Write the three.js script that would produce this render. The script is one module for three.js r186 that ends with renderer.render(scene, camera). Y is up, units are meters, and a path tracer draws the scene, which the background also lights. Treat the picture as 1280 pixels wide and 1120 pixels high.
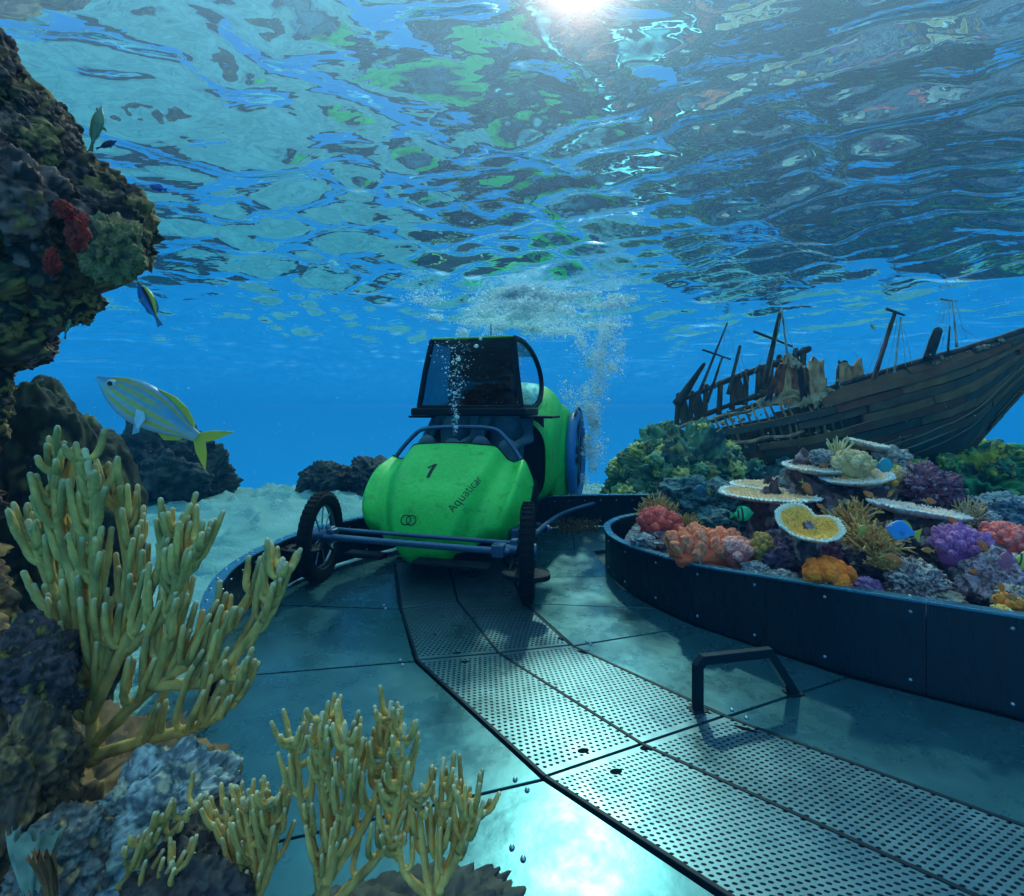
import * as THREE from 'three';
import { mergeGeometries, mergeVertices } from 'three/addons/utils/BufferGeometryUtils.js';
import { ImprovedNoise } from 'three/addons/math/ImprovedNoise.js';
import { MarchingCubes } from 'three/addons/objects/MarchingCubes.js';
import { RoundedBoxGeometry } from 'three/addons/geometries/RoundedBoxGeometry.js';
import { FontLoader } from 'three/addons/loaders/FontLoader.js';

// ---------------------------------------------------------------- camera, sky, sun, haze, exposure
const scene = new THREE.Scene();
const EYE = 1.26, FOCAL = 640, HORIZON = 510;           // metres above the deck; pixels of the 1280 x 1120 photograph
const camera = new THREE.PerspectiveCamera(2 * Math.atan(610 / FOCAL) * 180 / Math.PI, 1280 / 1220, 0.05, 400);
camera.position.set(0, EYE, 0);
camera.lookAt(0, EYE, -10);
camera.setViewOffset(1280, 1220, 0, 100, 1280, 1120);   // a level camera whose lens is shifted down a little

const lerp0 = (a, b, t) => a + (b - a) * t, sstep0 = (y) => { const t = Math.min(1, Math.max(0, (y - 0.1) / 0.8)); return t * t * (3 - 2 * t); };
const SUN = new THREE.Vector3(0.135, 0.90, -1).normalize();
{
  const W = 1024, H = 512, data = new Float32Array(W * H * 4);
  for (let row = 0; row < H; row++) {
    const up = ((row + 0.5) / H - 0.5) * Math.PI, y = Math.sin(up);
    for (let col = 0; col < W; col++) {
      const a = ((col + 0.5) / W - 0.5) * 2 * Math.PI, x = Math.cos(a) * Math.cos(up), z = Math.sin(a) * Math.cos(up);
      const ang = Math.acos(Math.min(1, x * SUN.x + y * SUN.y + z * SUN.z)) * 180 / Math.PI;
      const k = 2.6 * (0.10 + 0.90 * Math.max(0, y) ** 2), low = 1 - sstep0(y);
      const g1 = 7 * Math.exp(-((ang / 3.6) ** 2)), g2 = 0.5 * Math.exp(-ang / 9);
      const o = (row * W + col) * 4;
      data[o] = lerp0(0.72 * k, 0.003, low) + 2.0 * g1 + 1.0 * g2; data[o + 1] = lerp0(0.84 * k, 0.060, low) + 0.86 * g1 + 0.95 * g2; data[o + 2] = lerp0(1.0 * k, 0.15, low) + 0.66 * g1 + 0.85 * g2; data[o + 3] = 1;
    }
  }
  const t = new THREE.DataTexture(data, W, H, THREE.RGBAFormat, THREE.FloatType);
  t.mapping = THREE.EquirectangularReflectionMapping; t.magFilter = THREE.LinearFilter; t.needsUpdate = true;
  scene.background = t; scene.environment = t;
}
const sun = new THREE.DirectionalLight(new THREE.Color(1.0, 0.84, 0.60), 5);
sun.position.copy(SUN).multiplyScalar(30); sun.shadow.radius = 3;
sun.castShadow = true; sun.shadow.mapSize.set(2048, 2048);
Object.assign(sun.shadow.camera, { left: -14, right: 14, top: 14, bottom: -14, near: 1, far: 80 });
scene.add(sun, sun.target);
scene.fog = new THREE.FogExp2(new THREE.Color().setRGB(0.012, 0.37, 0.90), 0.0078);
const renderer = new THREE.WebGLRenderer({ antialias: true });
renderer.setSize(1024, 896);
renderer.toneMapping = THREE.LinearToneMapping;
renderer.toneMappingExposure = 5.8;
renderer.shadowMap.enabled = true;

// ---------------------------------------------------------------- helpers
const V = (x, y, z) => new THREE.Vector3(x, y, z);
const rng = (s) => () => { s = (s + 0x6d2b79f5) | 0; let t = Math.imul(s ^ (s >>> 15), 1 | s); t = (t + Math.imul(t ^ (t >>> 7), 61 | t)) ^ t; return ((t ^ (t >>> 14)) >>> 0) / 4294967296; };
const clamp = THREE.MathUtils.clamp, lerp = THREE.MathUtils.lerp, sstep = (x, a, b) => THREE.MathUtils.smoothstep(x, a, b);
const NOISE = new ImprovedNoise();
const noise = (x, y, z) => NOISE.noise(x + 137.3, y + 71.9, z + 211.7);
const fbm = (x, y, z, o = 4) => { let s = 0, a = 0.5; for (let i = 0; i < o; i++, a *= 0.5, x = x * 2.03 + 5.2, y = y * 2.03 + 1.3, z = z * 2.03 + 8.1) s += a * noise(x, y, z); return s; };
const ridged = (x, y, z, o = 4) => { let s = 0, a = 0.5; for (let i = 0; i < o; i++, a *= 0.5, x = x * 2.07 + 3.1, y = y * 2.07 + 7.7, z = z * 2.07 + 1.9) s += a * (1 - 2 * Math.abs(noise(x, y, z))); return s; };
// a pixel of the photograph as a direction; its distance comes from what it touches
const onDeck = (px, py, y = 0) => { const d = (EYE - y) * FOCAL / (py - HORIZON); return V((px - 640) / FOCAL * d, y, -d); };
const atDepth = (px, py, d) => V((px - 640) / FOCAL * d, EYE + (HORIZON - py) / FOCAL * d, -d);

const taken = new Map();
const numbered = (n) => { const k = taken.get(n) ?? 0; taken.set(n, k + 1); return k ? n + '_' + String(k).padStart(3, '0') : n; };
function put(name, geometry, material, parent) {
  const m = new THREE.Mesh(geometry, material); m.name = name; m.castShadow = m.receiveShadow = true;
  parent.add(m); return m;
}
function tag(o, label, category, group) { o.userData.label = label; o.userData.category = category; if (group) o.userData.group = group; return o; }
function thing(name, label, category, at = [0, 0, 0], turn = 0, group) {
  const g = new THREE.Group(); g.name = numbered(name); scene.add(g);
  g.position.set(...(at.isVector3 ? at.toArray() : at)); g.rotation.y = turn;
  return tag(g, label, category, group);
}
function struct(name, geometry, material) { const m = put(numbered(name), geometry, material, scene); m.userData.kind = 'structure'; return m; }
function solo(name, geometry, material, label, category, group) { return tag(put(numbered(name), geometry, material, scene), label, category, group); }

const rgb = (r, g, b) => new THREE.Color().setRGB(r, g, b);
const mat = (c, roughness = 0.8, more = {}) => new THREE.MeshPhysicalMaterial({ color: Array.isArray(c) ? rgb(...c) : c, roughness, ...more });
const tinted = (roughness = 0.85, more = {}) => new THREE.MeshPhysicalMaterial({ vertexColors: true, roughness, ...more });
function paint(g, f) {
  const p = g.attributes.position, c = new Float32Array(p.count * 3);
  for (let i = 0; i < p.count; i++) { const k = f(p.getX(i), p.getY(i), p.getZ(i), i); c[i * 3] = Math.max(0, k[0]); c[i * 3 + 1] = Math.max(0, k[1]); c[i * 3 + 2] = Math.max(0, k[2]); }
  g.setAttribute('color', new THREE.BufferAttribute(c, 3)); return g;
}
const mix3 = (a, b, t) => [lerp(a[0], b[0], t), lerp(a[1], b[1], t), lerp(a[2], b[2], t)];
const times3 = (a, k) => [a[0] * k, a[1] * k, a[2] * k];
const plain = (g) => { const n = g.index ? g.toNonIndexed() : g; for (const k of Object.keys(n.attributes)) if (!['position', 'normal', 'color'].includes(k)) n.deleteAttribute(k); return n; };
const join = (list) => { const all = list.map(plain), c = all.every((g) => g.attributes.color); if (!c) all.forEach((g) => g.deleteAttribute('color')); return mergeGeometries(all); };
const move = (g, x, y, z, rx = 0, ry = 0, rz = 0, s = 1) => g.applyMatrix4(new THREE.Matrix4().compose(V(x, y, z), new THREE.Quaternion().setFromEuler(new THREE.Euler(rx, ry, rz, 'YXZ')), typeof s === 'number' ? V(s, s, s) : V(...s)));
const box = (w, h, d, r = 0.004) => new RoundedBoxGeometry(w, h, d, 1, Math.min(r, w / 2.1, h / 2.1, d / 2.1));
function dataTex(size, f, srgb = false, repeat = 1) {
  const d = new Uint8Array(size * size * 4);
  for (let y = 0; y < size; y++) for (let x = 0; x < size; x++) { const k = f(x / size, y / size), o = (y * size + x) * 4; for (let c = 0; c < 3; c++) d[o + c] = clamp(Math.round((Array.isArray(k) ? k[c] : k) * 255), 0, 255); d[o + 3] = 255; }
  const t = new THREE.DataTexture(d, size, size); t.wrapS = t.wrapT = THREE.RepeatWrapping; t.magFilter = THREE.LinearFilter; t.minFilter = THREE.LinearMipmapLinearFilter; t.generateMipmaps = true;
  if (srgb) t.colorSpace = THREE.SRGBColorSpace; t.repeat.set(repeat, repeat); t.needsUpdate = true; return t;
}
// tileable noise: four shifted copies blended across the tile
const tile = (f, m = 0.5) => (u, v) => { const a = (1 - u) * (1 - v), b = u * (1 - v), c = (1 - u) * v, d = u * v; return m + ((f(u, v) - m) * a + (f(u - 1, v) - m) * b + (f(u, v - 1) - m) * c + (f(u - 1, v - 1) - m) * d) / Math.sqrt(a * a + b * b + c * c + d * d); };
// a grid of nx by nz cells over functions of (i, j) in 0..1
function sheet(nx, nz, at, flip = false) {
  const p = new Float32Array((nx + 1) * (nz + 1) * 3), uv = new Float32Array((nx + 1) * (nz + 1) * 2), id = [];
  for (let j = 0, k = 0; j <= nz; j++) for (let i = 0; i <= nx; i++, k++) { const q = at(i / nx, j / nz); p[k * 3] = q[0]; p[k * 3 + 1] = q[1]; p[k * 3 + 2] = q[2]; uv[k * 2] = q[3] ?? i / nx; uv[k * 2 + 1] = q[4] ?? j / nz; }
  for (let j = 0; j < nz; j++) for (let i = 0; i < nx; i++) { const a = j * (nx + 1) + i, b = a + 1, c = a + nx + 1, d = c + 1; flip ? id.push(a, c, b, b, c, d) : id.push(a, b, c, b, d, c); }
  const g = new THREE.BufferGeometry(); g.setAttribute('position', new THREE.BufferAttribute(p, 3)); g.setAttribute('uv', new THREE.BufferAttribute(uv, 2)); g.setIndex(id); g.computeVertexNormals(); return g;
}
// a tapered tube through points, closed at both ends, the far end rounded
function tube(points, radii, seg = 8, radial = 7, bumps = null) {
  const curve = points.length > 2 ? new THREE.CatmullRomCurve3(points, false, 'centripetal') : new THREE.LineCurve3(points[0], points[1]);
  const rad = (t) => { const f = t * (radii.length - 1), i = Math.min(Math.floor(f), radii.length - 2); return lerp(radii[i], radii[i + 1], f - i); };
  const frames = curve.computeFrenetFrames(seg, false), pos = [], id = [], rows = [];
  for (let i = 0; i <= seg; i++) rows.push([i / seg, rad(i / seg), 0]);
  const end = rad(1); rows.push([1, end * 0.75, end * 0.6], [1, end * 0.3, end * 0.92], [1, 0.002 * end, end]);
  rows.forEach(([t, r, push], k) => {
    const c = curve.getPoint(t), i = Math.min(k, seg), n = frames.normals[i], b = frames.binormals[i], tg = frames.tangents[i];
    for (let a = 0; a < radial; a++) {
      const w = a / radial * Math.PI * 2, rr = r * (bumps ? bumps(c, a, k) : 1), cs = Math.cos(w) * rr, sn = Math.sin(w) * rr;
      pos.push(c.x + n.x * cs + b.x * sn + tg.x * push, c.y + n.y * cs + b.y * sn + tg.y * push, c.z + n.z * cs + b.z * sn + tg.z * push);
    }
  });
  for (let k = 0; k < rows.length - 1; k++) for (let a = 0; a < radial; a++) { const a1 = (a + 1) % radial, p = k * radial; id.push(p + a, p + a1, p + radial + a, p + a1, p + radial + a1, p + radial + a); }
  for (let a = 1; a < radial - 1; a++) id.push(0, a + 1, a);
  const g = new THREE.BufferGeometry(); g.setAttribute('position', new THREE.Float32BufferAttribute(pos, 3)); g.setIndex(id); g.computeVertexNormals(); return g;
}
const bar = (a, b, r, radial = 8) => tube([a, b], [r, r], 1, radial);
// a lump of stone: a subdivided ball pushed in and out by noise
function lump(rx, ry, rz, seed, detail = 24, rough = 0.35, scale = 1.6, fine = 0.12) {
  let g = mergeVertices(plainPos(new THREE.IcosahedronGeometry(1, detail)), 1e-5);
  const p = g.attributes.position;
  for (let i = 0; i < p.count; i++) {
    const x = p.getX(i), y = p.getY(i), z = p.getZ(i), s = seed * 7.31;
    const k = 1 + rough * fbm(x * scale + s, y * scale, z * scale - s, 3) * 1.6 + rough * 0.5 * (ridged(x * scale * 2.3 - s, y * scale * 2.3 + s, z * scale * 2.3, 3) - 0.3) + fine * fbm(x * scale * 9 + s, y * scale * 9, z * scale * 9, 3);
    p.setXYZ(i, x * k * rx, y * k * ry, z * k * rz);
  }
  g.computeVertexNormals(); return g;
}
function plainPos(g) { for (const k of Object.keys(g.attributes)) if (k !== 'position') g.deleteAttribute(k); return g; }

// ---------------------------------------------------------------- the setting: sand, water, deck
const SURFACE = 2.52;
const spread = (t, near, far) => { const s = t * 2 - 1; return Math.sign(s) * (near * Math.abs(s) + (far - near) * Math.pow(Math.abs(s), 4)); };
{
  // sand: ripple crests and hollows, falling away into deep water beyond the far rocks
  const sand = sheet(520, 520, (i, j) => {
    const x = spread(i, 7, 130) - 3, z = -spread(j * 0.5 + 0.5, 13, 150) + 1.5, d = -z;
    const wx = x + 0.35 * fbm(x * 0.9, 0, z * 0.9, 2), wz = z + 0.35 * fbm(x * 0.9, 9, z * 0.9, 2);
    const near = 1 - sstep(Math.hypot(x, z), 16, 30);
    let h = -0.2 + 0.22 * fbm(x * 0.25, 3, z * 0.25, 3) + near * (0.30 * Math.pow(clamp(ridged(wx * 1.5, 1.7, wz * 2.4, 2), 0, 1), 3) + 0.015 * fbm(x * 6, 2, z * 6, 2));
    h -= Math.pow(Math.max(0, d - 9.0), 1.35) * 0.2 + Math.pow(Math.max(0, Math.abs(x) - 7.5), 1.35) * 0.22 + Math.pow(Math.max(0, -0.5 - d), 1.3) * 0.3;
    return [x, h, z, x, z];
  });
  const st = dataTex(256, tile((u, v) => 0.62 + 0.5 * fbm(u * 40, v * 40, 1, 4)));
  st.repeat.set(0.9, 0.9);
  struct('sea_floor', paint(sand, (x, y, z) => mix3([0.05, 0.24, 0.25], [0.24, 0.46, 0.44], clamp(0.5 + fbm(x * 1.3, 1, z * 1.3, 3), 0, 1))), tinted(0.9, { bumpMap: st, bumpScale: 0.02 }));
  // the water's surface, seen from below: a mirror of ripples that lets part of the daylight through
  const R = rng(5), waves = [];
  for (let k = 0; k < 26; k++) { const L = 0.22 * Math.pow(1.13, k) * (0.8 + 0.4 * R()), a = -Math.PI / 2 + (R() - 0.5) * 2.0, w = Math.PI * 2 / L; waves.push([Math.cos(a) * w, Math.sin(a) * w, R() * 6.28, 0.0062 * L * Math.exp(-((Math.log(L / 0.46) / 0.8) ** 2)) + 0.0015 * Math.pow(L, 0.8)]); }
  const sea = sheet(640, 640, (i, j) => {
    const x = spread(i, 8, 140), z = -spread(j * 0.62 + 0.38, 9, 160);
    const wx = x + 0.25 * fbm(x * 0.8, 4, z * 0.8, 2), wz = z + 0.25 * fbm(x * 0.8, 14, z * 0.8, 2);
    let h = 0; for (const [a, b, c, k] of waves) h += k * Math.sin(a * wx + b * wz + c);
    h += 0.012 * ridged(wx * 1.3, 0.4, wz * 2.2, 2);
    return [x, SURFACE + h * 2.2, z, x, z];
  }, true);
  const wt = dataTex(512, tile((u, v) => 0.5 + 0.9 * fbm(u * 9, v * 9, 4, 3))); wt.repeat.set(0.55, 0.8);
  const wm = mat([0.48, 0.86, 0.96], 0.03, { metalness: 0.90, transmission: 1, thickness: 0, ior: 2.2, bumpMap: wt, bumpScale: 0.009 });
  struct('water', sea, wm);
}

// ---------------------------------------------------------------- the ride deck: plates, perforated walkway, kerb wall
const scuff = dataTex(512, tile((u, v) => 0.5 + 0.55 * fbm(u * 7, v * 7, 2, 5)));
const scuffFine = dataTex(512, tile((u, v) => 0.62 + 0.18 * fbm(u * 30, v * 30, 6, 4) + 0.42 * fbm(u * 5, v * 5, 3, 3)));
const plateTone = dataTex(512, tile((u, v) => 0.78 + 0.30 * fbm(u * 5, v * 5, 9, 5) + 0.10 * fbm(u * 60, v * 60, 3, 2), 0.78));
const M = {
  plate: mat([0.045, 0.185, 0.225], 0.42, { metalness: 0.6, map: plateTone, roughnessMap: scuffFine, bumpMap: scuff, bumpScale: 0.0015 }),
  perf: mat([0.13, 0.25, 0.30], 0.5, { metalness: 0.7, map: plateTone, roughnessMap: scuffFine }),
  joint: mat([0.02, 0.06, 0.08], 0.5, { metalness: 0.3 }),
  wall: mat([0.004, 0.013, 0.023], 0.45, { metalness: 0.1, roughnessMap: scuffFine }),
  rim: mat([0.06, 0.20, 0.28], 0.4, { metalness: 0.5, roughnessMap: scuffFine }),
  bolt: mat([0.35, 0.45, 0.5], 0.35, { metalness: 0.9 }),
  black: mat([0.004, 0.008, 0.012], 0.9, { specularIntensity: 0.1 }),
  handle: mat([0.003, 0.014, 0.022], 0.5, { specularIntensity: 0.3 }),
};
const deck = new THREE.Group(); deck.name = 'deck'; deck.userData.kind = 'structure'; scene.add(deck);
const flat = (pts, top, thick, bevel = 0.003) => {          // a plate from plan points [x, depth]
  const s = new THREE.Shape(pts.map(([x, d]) => new THREE.Vector2(x, d)));
  const g = new THREE.ExtrudeGeometry(s, { depth: thick - bevel, bevelEnabled: true, bevelSize: bevel, bevelThickness: bevel, bevelOffset: -bevel, bevelSegments: 2, curveSegments: 4 });
  g.rotateX(-Math.PI / 2); g.translate(0, top - thick, 0); return g;
};
{
  const base = flat([[-0.55, 0.5], [-1.12, 2.0], [-1.5, 2.45], [-1.72, 3.0], [-1.7, 3.7], [-1.32, 4.4], [-0.85, 4.9], [-0.2, 5.25], [0.6, 5.5], [1.5, 5.55], [6.2, 5.4], [6.2, 0.5]], -0.03, 0.12);
  put('sub_deck', base, M.joint, deck);
  const L = [[-0.95, 4.15], [-0.69, 3.2], [-0.4705, 2.552], [0.1145, 1.7455], [0.98, 0.92]], C = [[-0.55, 4.3], [-0.354, 3.332], [-0.07, 2.627], [0.485, 1.9154], [1.60, 0.98]], Rr = [[-0.1, 4.45], [0.072, 3.305], [0.31, 2.715], [0.865, 2.089], [1.98, 1.18]];
  // perforated panels: every hole is cut through the plate
  const inset = (a, b, c, d, k) => { const m = [(a[0] + b[0] + c[0] + d[0]) / 4, (a[1] + b[1] + c[1] + d[1]) / 4]; return [a, b, c, d].map((p) => { const dx = m[0] - p[0], dy = m[1] - p[1], l = Math.hypot(dx, dy); return [p[0] + dx / l * k, p[1] + dy / l * k]; }); };
  function perforated(a, b, c, d) {                          // a, b: near edge; d, c: far edge
    [a, b, c, d] = inset(a, b, c, d, 0.008);
    const wide = (Math.hypot(b[0] - a[0], b[1] - a[1]) + Math.hypot(c[0] - d[0], c[1] - d[1])) / 2, long = (Math.hypot(d[0] - a[0], d[1] - a[1]) + Math.hypot(c[0] - b[0], c[1] - b[1])) / 2;
    const nc = Math.round(wide / 0.0245), nr = Math.round(long / 0.0225), pos = [], top = 0.004, low = -0.010;
    const P = (u, v) => [lerp(lerp(a[0], b[0], u), lerp(d[0], c[0], u), v), lerp(lerp(a[1], b[1], u), lerp(d[1], c[1], u), v)];
    const tri = (p, q, r, y0, y1, y2) => pos.push(p[0], y0, -p[1], q[0], y1, -q[1], r[0], y2, -r[1]);
    for (let j = 0; j < nr; j++) {
      const odd = j % 2, n = odd ? nc - 1 : nc, v0 = j / nr, v1 = (j + 1) / nr, off = odd ? 0.5 / nc : 0;
      if (odd) for (const [u0, u1] of [[0, off], [1 - off, 1]]) { const q = [P(u0, v0), P(u1, v0), P(u1, v1), P(u0, v1)]; tri(q[0], q[1], q[2], top, top, top); tri(q[0], q[2], q[3], top, top, top); }
      for (let i = 0; i < n; i++) {
        const u0 = off + i / nc, u1 = u0 + 1 / nc, um = (u0 + u1) / 2, vm = (v0 + v1) / 2;
        const e = [P(u1, vm), P(u1, v1), P(um, v1), P(u0, v1), P(u0, vm), P(u0, v0), P(um, v0), P(u1, v0)];
        const edge = i === 0 && !odd || j < 1 || j > nr - 2 ? 0 : 1;
        if (!edge && (j < 1 || j > nr - 2)) { tri(e[5], e[7], e[1], top, top, top); tri(e[5], e[1], e[3], top, top, top); continue; }
        const o = [];
        for (let k = 0; k < 8; k++) { const w = k / 8 * Math.PI * 2; o.push(P(um + Math.cos(w) * 0.30 / nc, vm + Math.sin(w) * 0.30 / nr)); }
        for (let k = 0; k < 8; k++) {
          const k1 = (k + 1) % 8;
          tri(o[k], e[k], e[k1], top, top, top); tri(o[k], e[k1], o[k1], top, top, top);
          tri(o[k], o[k1], o[k], top, top, low); tri(o[k1], o[k1], o[k], top, low, low);
        }
      }
    }
    const corner = [a, b, c, d];
    for (let k = 0; k < 4; k++) { const p = corner[k], q = corner[(k + 1) % 4]; tri(p, q, p, top, top, low); tri(q, q, p, top, low, low); }
    const g = new THREE.BufferGeometry(); g.setAttribute('position', new THREE.Float32BufferAttribute(pos, 3));
    g.computeVertexNormals();
    const uv = []; for (let i = 0; i < pos.length; i += 3) uv.push(pos[i], pos[i + 2]); g.setAttribute('uv', new THREE.Float32BufferAttribute(uv, 2));
    return g;
  }
  for (let r = 0; r < 4; r++) {
    put('perforated_panel', perforated(L[r + 1], C[r + 1], C[r], L[r]), M.perf, deck);
    put('perforated_panel', perforated(C[r + 1], Rr[r + 1], Rr[r], C[r]), M.perf, deck);
  }
  // dark edge strips beside and between the panels
  const line = (list) => { for (let k = 0; k < list.length - 1; k++) { const [a, b] = [list[k], list[k + 1]], len = Math.hypot(b[0] - a[0], b[1] - a[1]); put('edge_strip', move(box(0.016, 0.03, len, 0.003), (a[0] + b[0]) / 2, -0.008, -(a[1] + b[1]) / 2, 0, Math.atan2(b[0] - a[0], -(b[1] - a[1])), 0), M.handle, deck); } };
  line(L); line(Rr); line(C);
  // finger slots and lift holes at the panel ends
  const slot = (px, py, w, l, turn) => { const q = onDeck(px, py, 0.005); put('lift_hole', move(new THREE.CylinderGeometry(1, 1, 0.0008, 18), q.x, 0.0050, q.z, 0, turn, 0, [w, 1, l]), M.black, deck); };
  for (const [px, py, w, l, t] of [[729, 938, 0.022, 0.013, 0.2], [770, 964, 0.022, 0.013, 0.2], [806, 935, 0.018, 0.012, 0.1], [571, 816, 0.024, 0.009, 0.1], [581, 827, 0.024, 0.009, 0.1], [702, 799, 0.026, 0.009, -0.7], [727, 815, 0.03, 0.009, -0.7], [932, 911, 0.045, 0.009, -0.55]]) slot(px, py, w, l, t);
  // plain plates either side
  const W = 0.010, plates = [
    [[-0.70, 3.2], [-0.4905, 2.555], [-1.36, 2.40], [-1.52, 2.62], [-1.60, 3.0], [-1.60, 3.28]],
    [[-0.715, 3.22], [-1.60, 3.30], [-1.57, 3.72], [-1.23, 4.30], [-1.05, 4.5], [-0.965, 4.16]],
    [[-0.485, 2.54], [0.098, 1.74], [-0.98, 1.40], [-1.30, 2.30], [-1.36, 2.388]],
    [[0.106, 1.73], [0.96, 0.90], [0.9, 0.5], [-0.6, 0.5], [-0.975, 1.39]],
    [[-0.98, 4.17], [-1.04, 4.52], [-0.78, 4.85], [-0.18, 5.18], [0.62, 5.42], [0.55, 4.5], [-0.08, 4.47], [-0.55, 4.32]],
    [[0.56, 4.5], [0.632, 5.42], [1.5, 5.46], [6.1, 5.3], [6.1, 4.9], [1.6, 4.9], [0.70, 4.5]],
    [[-0.08, 4.45], [0.55, 4.49], [0.72, 4.49], [0.74, 3.85], [0.02, 3.80]],
    [[0.022, 3.79], [0.74, 3.84], [0.76, 3.55], [0.90, 3.22], [0.095, 3.31]],
    [[0.097, 3.298], [0.905, 3.21], [1.05, 2.96], [0.328, 2.72]],
    [[0.334, 2.708], [1.06, 2.95], [1.56, 2.40], [0.882, 2.10]],
    [[0.888, 2.087], [1.57, 2.39], [2.2, 1.95], [3.4, 1.2], [2.6, 0.9], [2.0, 1.18]],
  ];
  for (const p of plates) {
    const area = p.reduce((s, q, k) => { const n = p[(k + 1) % p.length]; return s + q[0] * n[1] - n[0] * q[1]; }, 0);
    put('deck_plate', flat(area < 0 ? [...p].reverse() : p, 0, 0.026, 0.002), M.plate, deck);
  }
  const boltG = new THREE.SphereGeometry(0.0085, 10, 6, 0, Math.PI * 2, 0, Math.PI / 2);
  for (const [px, py] of [[644, 975], [659, 988], [500, 826], [503, 832], [733, 802], [738, 806], [915, 888], [933, 898], [480, 757], [482, 761], [300, 848], [310, 842], [640, 1060], [654, 1074]]) { const q = onDeck(px, py); move(put('bolt', boltG, M.bolt, deck), 0, 0, 0); deck.children.at(-1).position.set(q.x, 0.001, q.z); }
}
// a wall of even thickness along a plan curve [x, depth, height], as parts between the given shares of its length
function wallPart(curve, t0, t1, thick, y0, top, seg) {
  const rows = [];
  for (let k = 0; k <= seg; k++) {
    const t = lerp(t0, t1, k / seg), p = curve.getPoint(t), d = curve.getTangent(t), n = V(d.z, 0, -d.x).normalize(), h = top ? top(p.y) : p.y;
    const e = 0.004 * Math.sign(thick), r = [[0, y0], [0, h - 0.004], [e, h], [thick - e, h], [thick, h - 0.004], [thick, y0]];
    rows.push(r.map(([o, y]) => [p.x + n.x * o, y, p.z + n.z * o]));
  }
  const g = sheet(5, seg, (i, j) => { const q = rows[Math.round(j * seg)][Math.round(i * 5)]; return [...q, j * seg * 0.12, i * 0.6]; });
  const caps = [rows[0], rows[seg]].map((r, e) => { const s = []; for (let k = 1; k < 5; k++) s.push(...(e ? [r[0], r[k], r[k + 1]] : [r[0], r[k + 1], r[k]]).flat()); const c = new THREE.BufferGeometry(); c.setAttribute('position', new THREE.Float32BufferAttribute(s, 3)); c.setAttribute('uv', new THREE.Float32BufferAttribute(new Array(s.length / 3 * 2).fill(0), 2)); c.computeVertexNormals(); return c; });
  const body = g.toNonIndexed(); body.computeVertexNormals();
  return mergeGeometries([body, ...caps]);
}
function wallThing(name, label, category, pts, cuts, thick, rimW, boltEvery, boltsOut = 1) {
  const curve = new THREE.CatmullRomCurve3(pts.map(([x, d, h]) => V(x, h, -d)), false, 'centripetal'), len = curve.getLength();
  const t = thing(name, label, category);
  for (let k = 0; k < cuts.length - 1; k++) put('wall_panel', wallPart(curve, cuts[k] + 0.002 / len, cuts[k + 1] - 0.002 / len, thick, -0.001, (h) => h - 0.0125, Math.max(10, Math.round((cuts[k + 1] - cuts[k]) * len / 0.05))), M.wall, t);
  const seg = Math.round(len / 0.05), rows = [];
  for (let k = 0; k <= seg; k++) { const p = curve.getPoint(k / seg), d = curve.getTangent(k / seg), n = V(d.z, 0, -d.x).normalize(); const e = Math.sign(rimW); rows.push([[-0.012 * e, -0.012], [-0.012 * e, -0.002], [-0.009 * e, 0.001], [rimW - 0.003 * e, 0.001], [rimW, -0.002], [rimW, -0.012], [-0.012 * e, -0.012]].map(([o, y]) => [p.x + n.x * o, p.y + y, p.z + n.z * o])); }
  const g = sheet(6, seg, (i, j) => [...rows[Math.round(j * seg)][Math.round(i * 6)], j * len, i * 0.1]).toNonIndexed(); g.computeVertexNormals();
  put('rim', g, M.rim, t);
  const bg = new THREE.SphereGeometry(0.008, 8, 6);
  for (let s = 0.1; s < len; s += boltEvery) {
    const p = curve.getPointAt(s / len), d = curve.getTangentAt(s / len), n = V(d.z, 0, -d.x).normalize();
    put('bolt', bg, M.bolt, t).position.set(p.x + n.x * rimW * 0.5, p.y + 0.001, p.z + n.z * rimW * 0.5);
    if (boltsOut) for (const y of [0.05, p.y - 0.06]) put('bolt', bg, M.bolt, t).position.set(p.x + n.x * boltsOut * 0.001, y, p.z + n.z * boltsOut * 0.001);
  }
  return { t, curve };
}
wallThing('kerb_wall', 'dark blue curved kerb wall with bolted rim edging the deck beside the sand', 'wall',
  [[-1.30, 2.25, 0.33], [-1.46, 2.5, 0.33], [-1.63, 3.0, 0.33], [-1.63, 3.5, 0.33], [-1.50, 4.0, 0.33], [-1.22, 4.42, 0.33], [-0.8, 4.88, 0.33], [-0.2, 5.22, 0.33], [0.6, 5.46, 0.33], [1.5, 5.5, 0.33], [3.4, 5.42, 0.33], [6.2, 5.35, 0.33]], [0, 0.2, 0.34, 0.5, 0.68, 0.84, 1], 0.03, 0.05, 0.17, -1);
const planter = wallThing('coral_planter', 'long dark blue curved planter wall holding the coral garden beside the walkway', 'planter',
  [[3.5, 1.12, 0.44], [2.62, 1.70, 0.43], [2.073, 2.073, 0.42], [1.663, 2.365, 0.41], [1.36, 2.66, 0.385], [1.10, 2.95, 0.355], [0.93, 3.24, 0.335], [0.78, 3.60, 0.315], [0.735, 3.95, 0.305], [0.80, 4.30, 0.30], [1.05, 4.62, 0.30], [1.6, 4.80, 0.30], [2.8, 4.85, 0.30], [5.6, 4.75, 0.30]], [0, 0.2, 0.315, 0.45, 0.6, 0.8, 1], -0.03, -0.045, 0.33, 1);
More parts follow.
